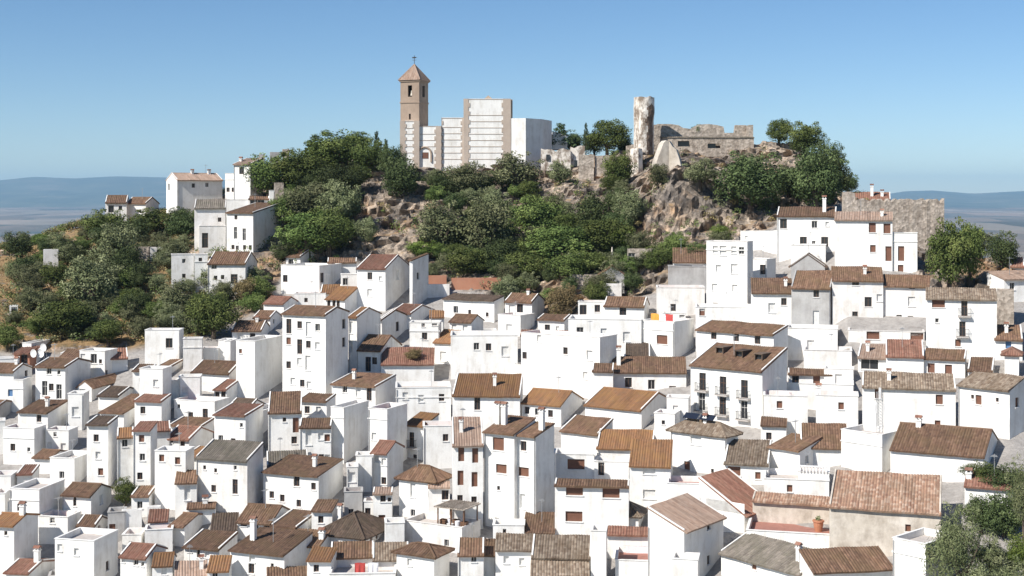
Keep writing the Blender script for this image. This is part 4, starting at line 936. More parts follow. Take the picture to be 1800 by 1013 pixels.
# ------------------------------------------------------------------ church on the crag
def church():
    Y0 = 292.0; s = F/Y0
    gx = lambda px: (px-900)/s
    gz = lambda py: EZ-(py-HY)/s
    root = empty('church', (gx(760), Y0, gz(292)))
    tag(root, 'church of white panels and tan stone with square brick bell tower, on the crag top', 'church')
    T = Matrix.Translation(root.location).inverted()
    def put(mb, name, mat=None, par=root, y=None):
        o = mb.build(name, mat, par); o.matrix_local = T if par is root else Matrix.Identity(4); return o
    # tower, turned a little so its shaded side shows
    a = R(22); wl = 34/s/math.cos(a); dl = 15/s/math.sin(a)*.92
    tr = Matrix.Translation((gx(737), Y0-.4, 0)) @ Matrix.Rotation(-a, 4, 'Z')
    eaves, base = gz(141), gz(300)
    tb = MB(); tb.mat(W_TOWER)
    u, n = Vector((1,0,0)), Vector((0,-1,0)); hz0, hz1 = gz(168), gz(150)
    wall_face(tb, Vector((-wl,0,0)), u, n, wl, base, eaves, [(wl*.40, wl*.62, gz(170), gz(150)), (wl*.45, wl*.55, gz(210), gz(200))], .5)
    wall_face(tb, Vector((0,0,0)), Vector((0,1,0)), u, dl, base, eaves, [(dl*.36, dl*.62, gz(170), gz(150))], .5)
    wall_face(tb, Vector((-wl,dl,0)), u, -n, wl, base, eaves, []); wall_face(tb, Vector((-wl,0,0)), Vector((0,1,0)), -u, dl, base, eaves, [])
    tower = tb.build('bell_tower', None, root); tower.matrix_local = T @ tr
    mb = MB(); z = gz(180); mb.box(-wl-.12, -.12, z-.15, .12, dl+.12, z+.15); mb.build('string_course', W_TOWER, tower); mb = MB(); mb.box(-wl-.2, -.2, eaves-.3, .2, dl+.2, eaves-.02)
    # rounded heads of the belfry openings
    mb.build('cornice', W_TOWER, tower)
    rb = MB(); rb.mat(ROOF['p']); ap = Vector((-wl/2, dl/2, gz(112))); o_ = .35; c = [(-wl-o_,-o_), (o_,-o_), (o_,dl+o_), (-wl-o_,dl+o_)]
    for i in range(4):
        p, q = Vector((*c[i], eaves)), Vector((*c[(i+1) % 4], eaves)); L = (q-p).length; m_ = (p+q)/2
        slope(rb, p, q-p, ap-m_, L, (ap-m_).length, .35, lambda t: min(1, 2*t, 2-2*t)*.999)
        rb.tube([p+Vector((0,0,.1)), ap+Vector((0,0,.1))], .12, 6)
    rb.build('roof', None, tower)
    vb = MB(); vb.bar(ap, ap+Vector((0,0,2.0)), .09, .09); vb.bar(ap+Vector((-.5,0,1.0)), ap+Vector((.5,0,1.0)), .07, .07); vb.bar(ap+Vector((-.5,0,1.55)), ap+Vector((.35,.1,1.55)), .06, .28); vb.bar(ap+Vector((.35,.1,1.55)), ap+Vector((.6,.1,1.6)), .06, .06)
    vb.build('weather_vane', M_IRON, tower)
    bb = MB(); bx, by, bz = -wl*.49, .9, gz(170)
    bb.tube([(bx,by,bz+.3),(bx,by,bz+.45),(bx,by,bz+.9),(bx,by,bz+1.3),(bx,by,bz+1.45)], [.42,.36,.24,.2,.05], 12); bb.build('bell', M_BRONZE, tower)
    db = MB()
    db.face([(-wl*.62, .5, gz(170)), (-wl*.36, .5, gz(170)), (-wl*.36, .5, gz(150)), (-wl*.62, .5, gz(150))]) if False else db.box(-wl*.9, 2.2, gz(172), -wl*.1, 2.3, gz(148))
    db.build('belfry_louvre', M_IRON, tower)  # plain dark sheet painting in the shade behind the belfry openings
    # panelled nave blocks: (x0, x1, top, depth offset, rows)
    def block(x0, x1, top, y, dp, rows, q0, q1, name, bot=300, panel_top=None):
        b = MB(); X0, X1 = gx(x0), gx(x1); b.mat(W_WHITE); b.box(X0, y, gz(bot), X1, y+dp, gz(top)); o = put(b, name)
        qb = MB(); k = 12
        for (e0, e1, sgn) in q0:            # toothed stone edges
            zz = gz(bot); hh = (gz(top)-zz)/(2*rows+1)
            for i in range(2*rows+1):
                ex = .28 if i % 2 else -.05
                a0, a1 = gx(e0), gx(e1)
                if sgn in (1, 2): a1 += ex
                if sgn in (-1, 2): a0 -= ex
                qb.box(max(a0, X0-.03), y-.10, zz+i*hh, min(a1, X1+.03), y-.004, zz+(i+1)*hh-.002)
        for i in q1: qb.box(X0+.02, y-.07, gz(i)-.06, X1-.02, y-.0045, gz(i)+.05)
        qb.build('stone_quoin', W_QUOIN, o)
        return o
    block(704, 737.5, 213, Y0-1.1, 3, 7, [(703, 713, 1), (728, 738, -1)], [214, 226, 236, 247, 258, 269, 280], 'tower_base')
    nb = block(737.6, 776, 222, Y0-.6, 8, 6, [(766, 776, 2)], [222.5, 236, 247, 258], 'nave')
    mb = MB(); mb.tube([(gx(747+11*math.cos(math.pi*i/8))-.0-.0+0, Y0-.7, gz(270)+11/s*math.sin(math.pi*i/8)) for i in range(9)], .22, 6); mb.bar((gx(758), Y0-.7, gz(285)), (gx(758), Y0-.7, gz(270)), .4, .3); mb.build('arch_trim', W_TAN, nb)
    window(root, T @ Matrix.Translation((gx(748), Y0-.83, gz(279))), 'r', 1.3, 1.3, False, False)
    block(776.1, 815, 207, Y0-.2, 9, 7, [(776, 777, 1), (812, 815, -1)], [208, 224, 235, 246, 258, 269, 280], 'nave_middle')
    tall = block(815.1, 898, 174, Y0-.5, 10, 8, [(815, 824, 1), (884, 898, -1)], [175, 203, 214, 225, 236, 247, 258, 269, 280], 'nave_tall')
    sb = MB(); sb.box(gx(898.1), Y0+.2, gz(300), gx(901), Y0+9, gz(175)); sb.build('side_wall', W_TAN, tall)
    gb = MB(); zt = gz(174); gb.mat(W_TAN); xa, xb, xc = gx(849), gx(858), gx(867); yy = Y0+2
    for d0, d1 in ((0, .5),):
        gb.face([(xa,yy,zt),(xc,yy,zt),(xb,yy,zt+.9)]); gb.face([(xc,yy+6,zt),(xa,yy+6,zt),(xb,yy+6,zt+.9)])
        gb.face([(xa,yy,zt),(xb,yy,zt+.9),(xb,yy+6,zt+.9),(xa,yy+6,zt)]); gb.face([(xb,yy,zt+.9),(xc,yy,zt),(xc,yy+6,zt),(xb,yy+6,zt+.9)])
    gb.build('skylight_gable', None, tall); sb2 = MB()
    sb2.mat(ROOF['r']); slope(sb2, Vector((gx(900), Y0+1, gz(207))), (0,1,0), (-1,0,.9), 8, 1.6); sb2.build('lean_to_roof', None, tall)
    # white polygonal apse
    ab = MB(); P = [(gx(884), Y0-.1), (gx(924), Y0-1.2), (gx(954), Y0+2.6), (gx(972), Y0+8.6), (gx(940), Y0+13), (gx(884), Y0+13)]
    zb, zt = gz(300), gz(208.5)
    for i in range(len(P)):
        p, q = P[i], P[(i+1) % len(P)]; ab.face([(*p, zb), (*q, zb), (*q, zt), (*p, zt)])
    ab.face([(*p, zt) for p in P])
    put(ab, 'apse', W_WHITE)
    for o in root.children:
        pass
church()
def ruin_wall(mb, pts, tops, bot, th):
    """wall along pts (x, y) with a ragged list of heights"""
    for i, (p, q) in enumerate(zip(pts, pts[1:])):
        d = (Vector(q)-Vector(p)).normalized(); nn = Vector((-d.y, d.x))*th
        a, b = Vector(p), Vector(q); c, e = b+nn, a+nn; t0, t1 = tops[i], tops[i+1]
        mb.face([(*a,bot),(*b,bot),(*b,t1),(*a,t0)]); mb.face([(*c,bot),(*e,bot),(*e,t0),(*c,t1)]); mb.face([(*a,t0),(*b,t1),(*c,t1),(*e,t0)])
        mb.face([(*b,bot),(*c,bot),(*c,t1),(*b,t1)]); mb.face([(*e,bot),(*a,bot),(*a,t0),(*e,t0)])
W_CORE = wallmat('exposed rubble core', (.20,.135,.095), (.30,.21,.15), (.08,.06,.05), .8, .42, .6, .6, 2.0)
def castle():
    Y0 = 281.0; s = F/Y0; gx = lambda px: (px-900)/s; gz = lambda py: EZ-(py-HY)/s
    root = empty('castle_tower', (gx(1133), Y0, gz(268))); tag(root, 'broken round castle tower with flaking white plaster, on the cliff edge', 'tower')
    T = Matrix.Translation(root.location).inverted()
    mb = MB(); n = 40; rad = 18.5/s; cx, cy = gx(1133), Y0+1; rows = 44; z0, z1 = gz(272), gz(171)
    G = []
    for j in range(rows+1):
        z = z0+(z1-z0)*j/rows; ring = []
        for i in range(n):
            a = 2*math.pi*i/n; f = noise.fractal(Vector((math.cos(a)*1.6, math.sin(a)*1.6, z*.5)), 1, 2, 5)
            # a broken-out hollow on the side facing right of the viewer, lower half
            br = max(0, math.cos(a-R(-45)))**3*sstep(gz(190), gz(215), z)*.0
            hollow = max(0, math.cos(a-R(-38)))**3*(1-sstep(gz(216), gz(196), z))*.10
            r_ = rad*(.98+.035*f-hollow)
            ring.append((cx+r_*math.cos(a), cy+r_*math.sin(a), z+(0 if j < rows else .35*noise.noise(Vector((a*2, 3, 1))))))
        G.append(ring)
    for a, b in zip(G, G[1:]):
        for i in range(n):
            an = math.degrees(2*math.pi*(i+.5)/n)-360; zz = a[i][2]; edge = gz(186)+2.5*noise.noise(Vector((an*.06, zz*.4, 2)))
            core = -78+14*noise.noise(Vector((zz*.6, 1, 5))) < an < -28 and zz < edge
            mb.mat(W_CORE if core else W_PLASTER); mb.face([a[i], a[(i+1) % n], b[(i+1) % n], b[i]])
    mb.mat(W_PLASTER); mb.face(G[-1]); o = mb.build('tower_shaft', None, root); o.matrix_local = T
    fb = MB()
    for (x, r0, r1, wd) in ((1119, 262, 330, 16), (1122, 325, 345, 9)):
        pts = [(gx(x-wd/2), Y0-3.5), (gx(x), Y0-3.9), (gx(x+wd/2), Y0-3.2)]
        ruin_wall(fb, pts, [gz(r0+4), gz(r0), gz(r0+6)], gz(r1), 2.5)
    o = fb.build('plaster_footing', W_PLASTER, root); o.matrix_local = T
    r2 = empty('castle_ruin', (gx(1240), Y0+4, gz(262))); tag(r2, 'roofless castle ruin with ragged battlement wall and two window openings', 'ruin'); T2 = Matrix.Translation(r2.location).inverted()
    b1 = MB(); y = Y0+7
    xs = [1150,1160,1162,1185,1200,1208,1222,1230,1236,1255,1270,1281,1283,1300,1302,1322]
    tp = [219,218,217,217,219,224,226,221,218,217,219,222,233,233,219,219]
    ruin_wall(b1, [(gx(a), y) for a in xs], [gz(t)+.25 for t in tp], gz(268), .9); o = b1.build('battlement', W_STONE, r2); o.matrix_local = T2
    b2 = MB(); b2.box(gx(1322.2), y-3, gz(262), gz(0)*0+gx(1330), y+.6, gz(218)); o = b2.build('corner_pillar', W_STONE, r2); o.matrix_local = T2
    b3 = MB(); b3.mat(W_STONE)
    X0, X1 = gx(1166), gx(1329)
    wall_face(b3, Vector((X0, Y0+2.5, 0)), Vector((1,0,0)), Vector((0,-1,0)), X1-X0, gz(275), gz(240), [(gx(1194)-X0, gx(1216)-X0, gz(257), gz(247)), (gx(1247)-X0, gx(1270)-X0, gz(260), gz(251.5))], .6)
    b3.box(X0, Y0+3.2, gz(275), X0+.6, Y0+6.8, gz(240)); o = b3.build('front_wall', None, r2); o.matrix_local = T2
    b4 = MB(); b4.mat(ROOF['g']); slope(b4, Vector((X0-.2, Y0+2.3, gz(240.5))), (1,0,0), (0,1,.06), X1-X0+.3, 3.4, .45); o = b4.build('roof_remnant', None, r2); o.matrix_local = T2
    b5 = MB(); b5.box(gx(1195), Y0+3.2, gz(257), gx(1215), Y0+3.3, gz(247)); b5.box(gx(1248), Y0+3.2, gz(260), gx(1262), Y0+3.3, gz(251)); o = b5.build('window_void', M_GLASS, r2); o.matrix_local = T2  # added dark sheets stand in for the shade inside both openings
    r3 = empty('curtain_wall', (gx(1180), Y0-4, gz(305))); tag(r3, 'tall ragged white curtain wall fragment hanging down the cliff below the castle', 'ruin')
    Yc = 262.0; k = F/Yc; gx = lambda px: (px-900)/k; gz = lambda py: EZ-(py-HY)/k
    b6 = MB(); ruin_wall(b6, [(gx(a), Yc-abs(a-1176)*.03) for a in (1154,1160,1166,1171,1176,1182,1188,1193,1198)], [gz(t) for t in (284,268,252,247,248,258,263,278,300)], gz(322), 2.4)
    o = b6.build('wall', W_OLD, r3); o.matrix_local = Matrix.Translation(r3.location).inverted()
castle()
def ruin(px0, px1, top, bot, Y, mat, label, seed=0, openings=()):
    s = F/Y; rg = random.Random(seed); gx = lambda px: (px-900)/s; gz = lambda py: EZ-(py-HY)/s
    r = empty('stone_ruin', (gx((px0+px1)/2), Y, gz(bot))); tag(r, label, 'ruin')
    n = max(3, int((px1-px0)/6)); xs = [px0+(px1-px0)*i/n for i in range(n+1)]; tops = [top+rg.uniform(-1.2, 2.2)+(rg.uniform(0, 7) if rg.random() < .18 else 0) for _ in xs]
    mb = MB(); ruin_wall(mb, [(gx(x), Y+rg.uniform(-.05, .05)) for x in xs], [gz(t) for t in tops], gz(bot+10), 1.4)
    o = mb.build('wall', mat, r); o.matrix_local = Matrix.Translation(r.location).inverted()
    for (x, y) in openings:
        b = MB(); b.box(gx(x-3), Y-.25, gz(y+5), gx(x+3), Y+.1, gz(y-5)); q = b.build('window_void', M_GLASS, r); q.matrix_local = Matrix.Translation(r.location).inverted()  # added dark box stands in for the shade of a ruined opening
ruin(951, 1003, 262, 290, 286, W_PLASTER, 'pale ruined wall running along the crag below the apse', 1, [(963, 277)])
ruin(1003, 1028, 256, 282, 287, W_PLASTER, 'higher pale ruined wall end with stepped top beside the brown ruin', 2)
ruin(1018, 1044, 272, 308, 281, W_STONE, 'brown ruined house front with split top on the crag edge', 3, [(1012, 287)])
ruin(1046, 1071, 272, 312, 281.5, W_STONE, 'brown ruined house back wall beside the split-topped front', 4)
ruin(1102, 1118, 255, 268, 284, W_STONE, 'low stone stub wall just before the round tower', 6)
ruin(1500, 1660, 350, 440, 231, W_STONE, 'great square fortress wall of rough stone standing over the rosy-roofed house', 5)
ruin(1483, 1503, 338, 368, 236, W_STONE, 'narrow stone buttress under the dark tree beside the fortress wall', 8)
ruin(1345, 1420, 250, 268, 288, W_STONE, 'flat-topped rocky wall between castle ruin and the dark tree', 9)
def annex_house():
    s = F/300; gx = lambda px: (px-900)/s; gz = lambda py: EZ-(py-HY)/s
    r = empty('house', (gx(985), 303, gz(252))); tag(r, 'small white building with curved roofline behind the apse', 'house', 'white houses of the village')
    b = MB(); b.box(gx(972), 303, gz(262), gx(998), 309, gz(238)); o = b.build('wall', W_WHITE, r); o.matrix_local = Matrix.Translation(r.location).inverted()
    b = MB(); b.mat(W_WHITE); x0, x1 = gx(972), gx(998); P = [(x0, gz(238)), (x0, gz(230)), ((x0*2+x1)/3, gz(232)), (x1, gz(238))]
    b.face([(x, 303-.004, z) for x, z in P]); b.face([(x, 309, z) for x, z in P][::-1])
    for (x, z), (x2, z2) in zip(P[1:], P[2:]): b.face([(x,302.9,z),(x2,302.9,z2),(x2,309.1,z2),(x,309.1,z)])
    b.face([(x0, 303, gz(238)), (x0, 303, gz(230)), (x0, 309, gz(230)), (x0, 309, gz(238))])
    o = b.build('roof', None, r); o.matrix_local = Matrix.Translation(r.location).inverted()
annex_house()
# ------------------------------------------------------------------ trees
def leafmat(name, c0, c1, c2):
    m, n, l, b = newmat(name)
    uv = n.new('ShaderNodeUVMap'); sp = n.new('ShaderNodeSeparateXYZ'); l.new(uv.outputs[0], sp.inputs[0]); oi = n.new('ShaderNodeObjectInfo')
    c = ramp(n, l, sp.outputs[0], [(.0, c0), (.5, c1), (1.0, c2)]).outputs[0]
    hv = n.new('ShaderNodeHueSaturation'); l.new(c, hv.inputs['Color'])
    mr = n.new('ShaderNodeMapRange'); mr.inputs[3].default_value = .75; mr.inputs[4].default_value = 1.55; l.new(oi.outputs['Random'], mr.inputs[0]); l.new(mr.outputs[0], hv.inputs['Value'])
    mh = n.new('ShaderNodeMapRange'); mh.inputs[3].default_value = .485; mh.inputs[4].default_value = .515; l.new(oi.outputs['Random'], mh.inputs[0]); l.new(mh.outputs[0], hv.inputs['Hue'])
    l.new(hv.outputs[0], b.inputs['Base Color']); b.inputs['Roughness'].default_value = .8; b.inputs['Specular IOR Level'].default_value = .12
    return m
LEAF = {'o': leafmat('olive grey leaves', (0.073,0.085,0.039), (0.134,0.146,0.071), (0.220,0.226,0.122)),
        'g': leafmat('mid green leaves', (0.051,0.073,0.022), (0.100,0.132,0.037), (0.165,0.195,0.061)),
        'b': leafmat('bright green leaves', (0.065,0.098,0.02), (0.125,0.165,0.038), (0.20,0.24,0.065)),
        'd': leafmat('dark green leaves', (0.037,0.051,0.020), (0.067,0.088,0.033), (0.110,0.134,0.055)),
        'y': leafmat('dry scrub leaves', (0.134,0.110,0.049), (0.220,0.171,0.079), (0.305,0.244,0.122)),
        'c': leafmat('conifer needles', (0.027,0.041,0.018), (0.051,0.073,0.030), (0.085,0.110,0.051)),
        'p': leafmat('pine needles', (0.073,0.098,0.043), (0.159,0.189,0.085), (0.281,0.299,0.159))}
def leaves(mb, c, k, rg, size, count, tint, thin=1.0):
    for _ in range(count):
        d = Vector((rg.gauss(0,1), rg.gauss(0,1), rg.gauss(0,1))).normalized()
        p = c+Vector((d.x*k.x, d.y*k.y, d.z*k.z))*rg.uniform(.55, 1.08)
        nn = (d+Vector((rg.gauss(0,.6), rg.gauss(0,.6), rg.gauss(0,.6)+.35))).normalized()
        u = nn.orthogonal().normalized(); u.rotate(Matrix.Rotation(rg.uniform(0, 6.28), 3, nn)); v = nn.cross(u)
        a = size*rg.uniform(.6, 1.25); b_ = a*rg.uniform(.45, .8)*thin; t = max(0, min(1, tint+rg.gauss(0, .09)))
        mb.face([p-u*a, p-v*b_, p+u*a, p+v*b_], [(t, .5)]*4)
CROWNS = {}
def crown_mesh(kind, var):
    key = (kind, var)
    if key in CROWNS: return CROWNS[key]
    rg = random.Random(hash((var*31+ord(kind)*7)) % 9999); mb = MB()
    if kind == 'c':
        for i in range(26):
            z = .08+.9*(i/26); r_ = .5*(1-z)**.8+.03
            for j in range(max(3, int(9*(1-z))+3)):
                a = rg.uniform(0, 6.28); rr = r_*rg.uniform(.35, 1)
                leaves(mb, Vector((rr*math.cos(a), rr*math.sin(a), z-rr*.15)), Vector((.10,.10,.045)), rg, .03, 14, rg.uniform(.1, .9))
    else:
        nb = 17
        for i in range(nb):
            while True:
                p = Vector((rg.uniform(-1,1), rg.uniform(-1,1), rg.uniform(-1,1)))
                if .25 < p.length < 1: break
            q = Vector((p.x*.36, p.y*.36, .50+p.z*.34)); k = rg.uniform(.14, .25)
            leaves(mb, q, Vector((k, k, k*rg.uniform(.65, .95))), rg, .0185*(1.5 if kind == 'p' else 1), 420, rg.uniform(.05, .95), .3 if kind == 'p' else 1)
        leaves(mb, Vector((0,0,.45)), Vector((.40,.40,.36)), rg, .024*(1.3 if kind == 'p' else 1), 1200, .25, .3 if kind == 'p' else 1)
        for i in range(16):
            a = rg.uniform(0, 6.28); e = rg.uniform(-.2, 1.2)
            leaves(mb, Vector((.47*math.cos(a)*math.cos(e), .47*math.sin(a)*math.cos(e), .5+.47*math.sin(e))), Vector((.07,.07,.06)), rg, .018*(1.6 if kind == 'p' else 1), 40, rg.uniform(.3, 1), .28 if kind == 'p' else 1)
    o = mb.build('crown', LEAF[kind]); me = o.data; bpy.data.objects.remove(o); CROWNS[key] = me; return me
tb = MB(); tb.tube([(0,0,-.25),(0.01,0,.1),(.03,.01,.3),(.02,.0,.6)], [.05,.04,.03,.008], 7)
for a in (0.4, 2.1, 3.6, 5.1): tb.tube([(.02,0,.18),(.13*math.cos(a),.13*math.sin(a),.38),(.28*math.cos(a),.28*math.sin(a),.62)], [.028,.018,.005], 5)
to = tb.build('trunk', M_BARK); TRUNK = to.data; bpy.data.objects.remove(to)
NT = [0]
def tree(px, py, w_, h_, kind, label, cat='tree', group=None, Y=None, name=None, z=None):
    Yd = Y or hit(px, min(py, 1000)); s = F/Yd; p = pt(px, py, Yd) if Y else Vector(((px-900)/s, Yd, 0))
    p.z = z if z is not None else (ground(p.x, p.y) if not Y else p.z)
    rg = random.Random(int(px*13+py)); NT[0] += 1
    o = empty(name or ('conifer' if kind == 'c' else 'tree' if cat == 'tree' else 'bush'), p, rg.uniform(0, 6.28))
    o.scale = (w_/s*1.1, w_/s*1.1, h_/s*1.02); tag(o, label, cat, group)
    for nm, me in (('trunk', TRUNK), ('crown', crown_mesh(kind, rg.randrange(3)))):
        c = bpy.data.objects.new(nm, me); COL.objects.link(c); c.parent = o
    return o
TREES = """
474 350 100 82 g big leafy fig tree crowding the skyline villa
530 335 95 75 g rounded green tree behind the big fig on the ridge
598 298 115 70 g broad green tree on the ridge crest below the skyline pines
555 274 52 38 c dark umbrella pine on the skyline, farthest from the church tower
625 262 62 34 g light green feathery tree on the skyline before the church
662 282 20 52 c tallest thin cypress on the skyline beside the church tower
678 286 18 42 c shorter cypress next to the tallest cypress
690 310 52 58 d dark tree in the shade of the church tower foot
650 305 74 60 g spreading green tree under the two cypresses
558 395 104 76 o grey-green tree on the slope below the round fig trees
600 345 82 62 d dark dense tree at the top of the ochre grass patch
500 405 70 60 g bushy tree below the square stone stump
597 405 80 92 o tall olive tree standing at the edge of the boulder slope
542 452 108 82 g dense green tree over the roof of the tower house
580 446 100 84 g wide green tree above the long low house
645 430 46 50 o small grey olive tree at the edge of the boulders
560 380 84 60 o olive tree in the middle of the fig slope
703 352 78 78 d lone dark round tree on the rocks right below the church tower
820 348 82 66 o olive tree directly below the tall church wall
770 330 46 34 o little olive bush below the nave
910 338 94 72 o spreading olive tree below the white apse
985 325 46 44 o small olive tree under the pale ruined wall
961 297 26 28 d tiny dark bush hanging on the pale ruined wall
1088 332 58 70 g slim green tree beside the cliff edge under the tower
1156 330 46 44 o rounded olive bush on the cliff under the curtain wall
1060 412 100 76 d dark spreading tree in the middle of the crag
1105 395 60 64 o olive tree hugging the cliff face under the tower
945 420 92 78 g fresh green tree in the middle of the crag
778 442 98 90 o large olive tree next to the boulder slope
852 458 112 112 o largest grey olive tree low on the crag
868 395 62 62 o small olive tree between the two large olives
985 468 130 74 g wide leafy tree at the foot of the crag above the brick wall
1055 448 104 66 g wide leafy tree below the dark spreading tree
1090 440 56 48 b bright leafy fig by the pointed ruin
925 494 84 54 g low green tree directly behind the long brick wall
880 478 82 64 d dark undergrowth tree behind the brick wall
1005 496 90 58 g leafy tree beside the low flat stone ruin
745 452 62 34 b bright little bush at the foot of the boulders
1045 528 46 46 o olive bush below the low flat stone ruin
990 560 60 62 y dry brown tree above the white cottage
830 486 90 52 g green thicket tree behind the grey-roofed row
1160 470 62 40 g grassy green bush below the right crag wall
1205 458 70 34 g green bush above the grey concrete wall house
1272 425 44 32 b bright bush under the orange cliff
1320 372 132 110 d huge dark olive tree below the castle ruin
1230 325 62 48 o olive tree clinging under the castle front wall
1436 372 104 118 d huge dark tree at the end of the crag
1416 266 74 62 g broad green tree on the skyline beyond the castle ruin
1370 258 50 50 g smaller skyline tree beside the castle corner pillar
1458 310 52 68 d dark tree leaning out on the skyline edge
1490 342 40 40 d last small dark tree on the skyline before the fortress wall
1400 352 74 70 d dark rounded tree filling the gap beside the huge dark tree
1466 352 62 84 d tall dark tree at the very end of the crag
1385 346 60 56 o olive tree between the huge dark olive and the huge dark tree
1668 508 88 128 g ivy-clad green tree beside the fortress wall
1705 500 60 110 g darker half of the ivy-clad growth in shade
1690 410 84 34 d bushes on top of the fortress wall end
1722 425 74 44 o grey-green tree above the ivy-clad tree
1762 478 56 76 d dark tree behind the salmon-roofed house
40 494 54 50 d round dark tree alone on the dry spur
188 426 84 60 g green tree below the ridge-end house
230 436 66 60 d dark tree before the ridge-end pair
274 414 84 50 g dense tree under the tall ridge house
326 422 72 54 d dark tree beside the weathered grey ruin
165 410 46 34 g small tree at the tip of the ridge trees
202 482 94 92 o big olive tree in the fold of the scrub slope
220 500 64 72 d dark tree next to the crumbling stone ruin
160 548 96 100 o grey olive tree high on the dry slope
185 520 72 62 o olive tree crowded between the two big olives
235 566 54 60 d dark olive tree above the blank notched wall
110 590 100 64 g green tree above the first houses of the slope
52 552 50 52 o olive bush beside the tiny white shrine
12 616 56 50 g leafy tree at the frame edge by the brick-red hut
310 552 62 64 o olive tree under the patched off-white house
375 596 92 84 g largest green tree just above the blank white walls
348 572 56 46 d dark tree beside the largest green tree
430 534 44 52 y dry tree under the stained cream house
190 604 64 44 g green bush above the dark red awning
245 515 44 60 d narrow dark tree by the ochre bank
120 468 56 40 o prickly grey bush on the spur beside the bleached wall slab
290 585 44 36 o prickly bush just behind the notched blank wall
222 890 46 52 g lone courtyard tree among the white houses below the long worn facade
"""
for ln in TREES.strip().split('\n'):
    a, b, c, d, k, lb = ln.split(' ', 5); px, py = float(a), float(b)
    lb = lb.replace(' right crag wall', ' crag wall').replace('right below', 'directly below')
    tree(px, py, float(c), float(d), k, lb)
# trees behind the crag top, seen over it
for i, (px, top, w_, h_, k, lb) in enumerate([(985, 216, 46, 40, 'c', 'flat-topped pine behind the apse'), (1030, 216, 14, 50, 'c', 'thin cypress between apse and castle'), (1068, 208, 72, 66, 'g', 'broad pine on the skyline between apse and castle'),
        (1008, 228, 44, 44, 'd', 'low dark tree behind the pale ruined wall'), (1098, 236, 34, 40, 'd', 'small dark tree on the skyline just before the round tower'), (1045, 232, 44, 44, 'g', 'green tree under the skyline pine')]):
    Y = 304+i*1.3; tree(px, top+h_, w_, h_, k, lb, Y=Y)
tree(1226, 236, 20, 18, 'g', 'little bush sprouting on the castle battlement', 'bush', Y=289)
# scrub on the slopes: countless low clumps
def scrub():
    rg = random.Random(5); mb = MB(); n = 0
    mb.mat(LEAF['o']); mb.mat(LEAF['g']); mb.mat(LEAF['y'])
    while n < 2000:
        px = rg.uniform(-60, 1560) if rg.random() < .6 else rg.uniform(0, 430); row = rg.uniform(260, 600); lim = lerp_tab(VB, px)
        if row > lim-3: continue
        Yd = hit(px, row)
        if Yd > 318: continue
        if 630 < px < 760 and rg.random() < .6: continue
        if 1120 < px < 1330 and rg.random() < .55: continue
        p = Vector(((px-900)/F*Yd, Yd, 0)); p.z = ground(p.x, p.y)
        if wildness(p.x, p.y, p.z) < .8: continue
        mb.mat(LEAF[rg.choice('oogyy' if px < 340 else 'ooggy')]); r_ = rg.uniform(.5, 1.3)
        leaves(mb, p+Vector((0,-.3,r_*.5)), Vector((r_, r_, r_*.75)), rg, .16, int(60*r_), rg.uniform(.1, .8)); n += 1
    tag(mb.build('scrub'), kind='stuff')
def thicket():
    rg = random.Random(11); n = 0; done = []
    while n < 185:
        px = rg.uniform(20, 1500); row = rg.uniform(250, 600); lim = lerp_tab(VB, px)
        if (px > 1110 and row < 300) or row > lim-6 or (625 < px < 755 and 335 < row) or (1115 < px < 1310 and row < 440) or (px < 480 and n > 175 and row < 400): continue
        if (330 < px < 500 and 300 < row < 500) or (1330 < px): continue
        if (660 < px < 1130 and row < 335) or (px < 300 and row < 425) or (490 < px < 700 and row < 290): continue
        if any(abs(px-a)+abs(row-b) < 22 for a, b in done): continue
        Yd = hit(px, row)
        if Yd > 300: continue
        done.append((px, row)); n += 1; dry = px < 480; wd = rg.uniform(30, 56)
        k = rg.choice('oodgo' if dry else 'odgdgo')
        tree(px, row, wd, wd*rg.uniform(.7, .95), k, 'rounded olive bush scattered on the dry slope below the ridge houses' if dry else 'rounded evergreen bush packed among the trees of the crag', 'bush', 'bushes of the dry slope' if dry else 'bushes of the crag', name='bush')
thicket()
scrub()
terrain(); far_land(); haze()
# ------------------------------------------------------------------ small things
def by_label(t):
    for h in HOUSES:
        if t in h['root']['label']: return h
def anchor(px, py, yb): 
    Y = hit(px, yb); return pt(px, py, Y), F/Y
for i, (px, py, lb) in enumerate([(73, 617, 'white satellite dish on the grey-sided flat house, closer to the brick-red hut'), (86, 617, 'white satellite dish on the grey-sided flat house, closer to the slit-window house'), (90, 607, 'white satellite dish standing highest at the edge of the scrub')]):
    p, s = anchor(px, py, 640); p.y -= 3.2; mb = MB(); rings = []
    for j in range(5):
        r_ = .62*j/4; rings.append([(r_*math.cos(2*math.pi*k/14), .35*r_*r_*-1.2, r_*math.sin(2*math.pi*k/14)) for k in range(14)])
    for a, b in zip(rings, rings[1:]):
        for k in range(14): mb.face([a[k], a[(k+1) % 14], b[(k+1) % 14], b[k]])
    r = empty('satellite_dish', p, R(-25)); tag(r, lb, 'satellite dish', 'satellite dishes at the slope edge'); mb.build('dish', M_SILL, r)
    mb = MB(); mb.tube([(0, .1, 0), (0, .5, -.4), (0, .5, -1.5)], .04, 6); mb.build('mount', M_METAL, r)
h = by_label('dark solar panels')
for k in range(2):
    mb = MB(); w0 = h['W']*(.08+.30*k); mb.box(0, 0, 0, h['W']*.26, .95, .06)
    o = mb.build('solar_panel', M_SOLAR, h['root']); o.matrix_local = Matrix.Translation((w0+.5, h['D']*.30, h['h']+1.25+.02*k)) @ Matrix.Rotation(R(34), 4, 'X')
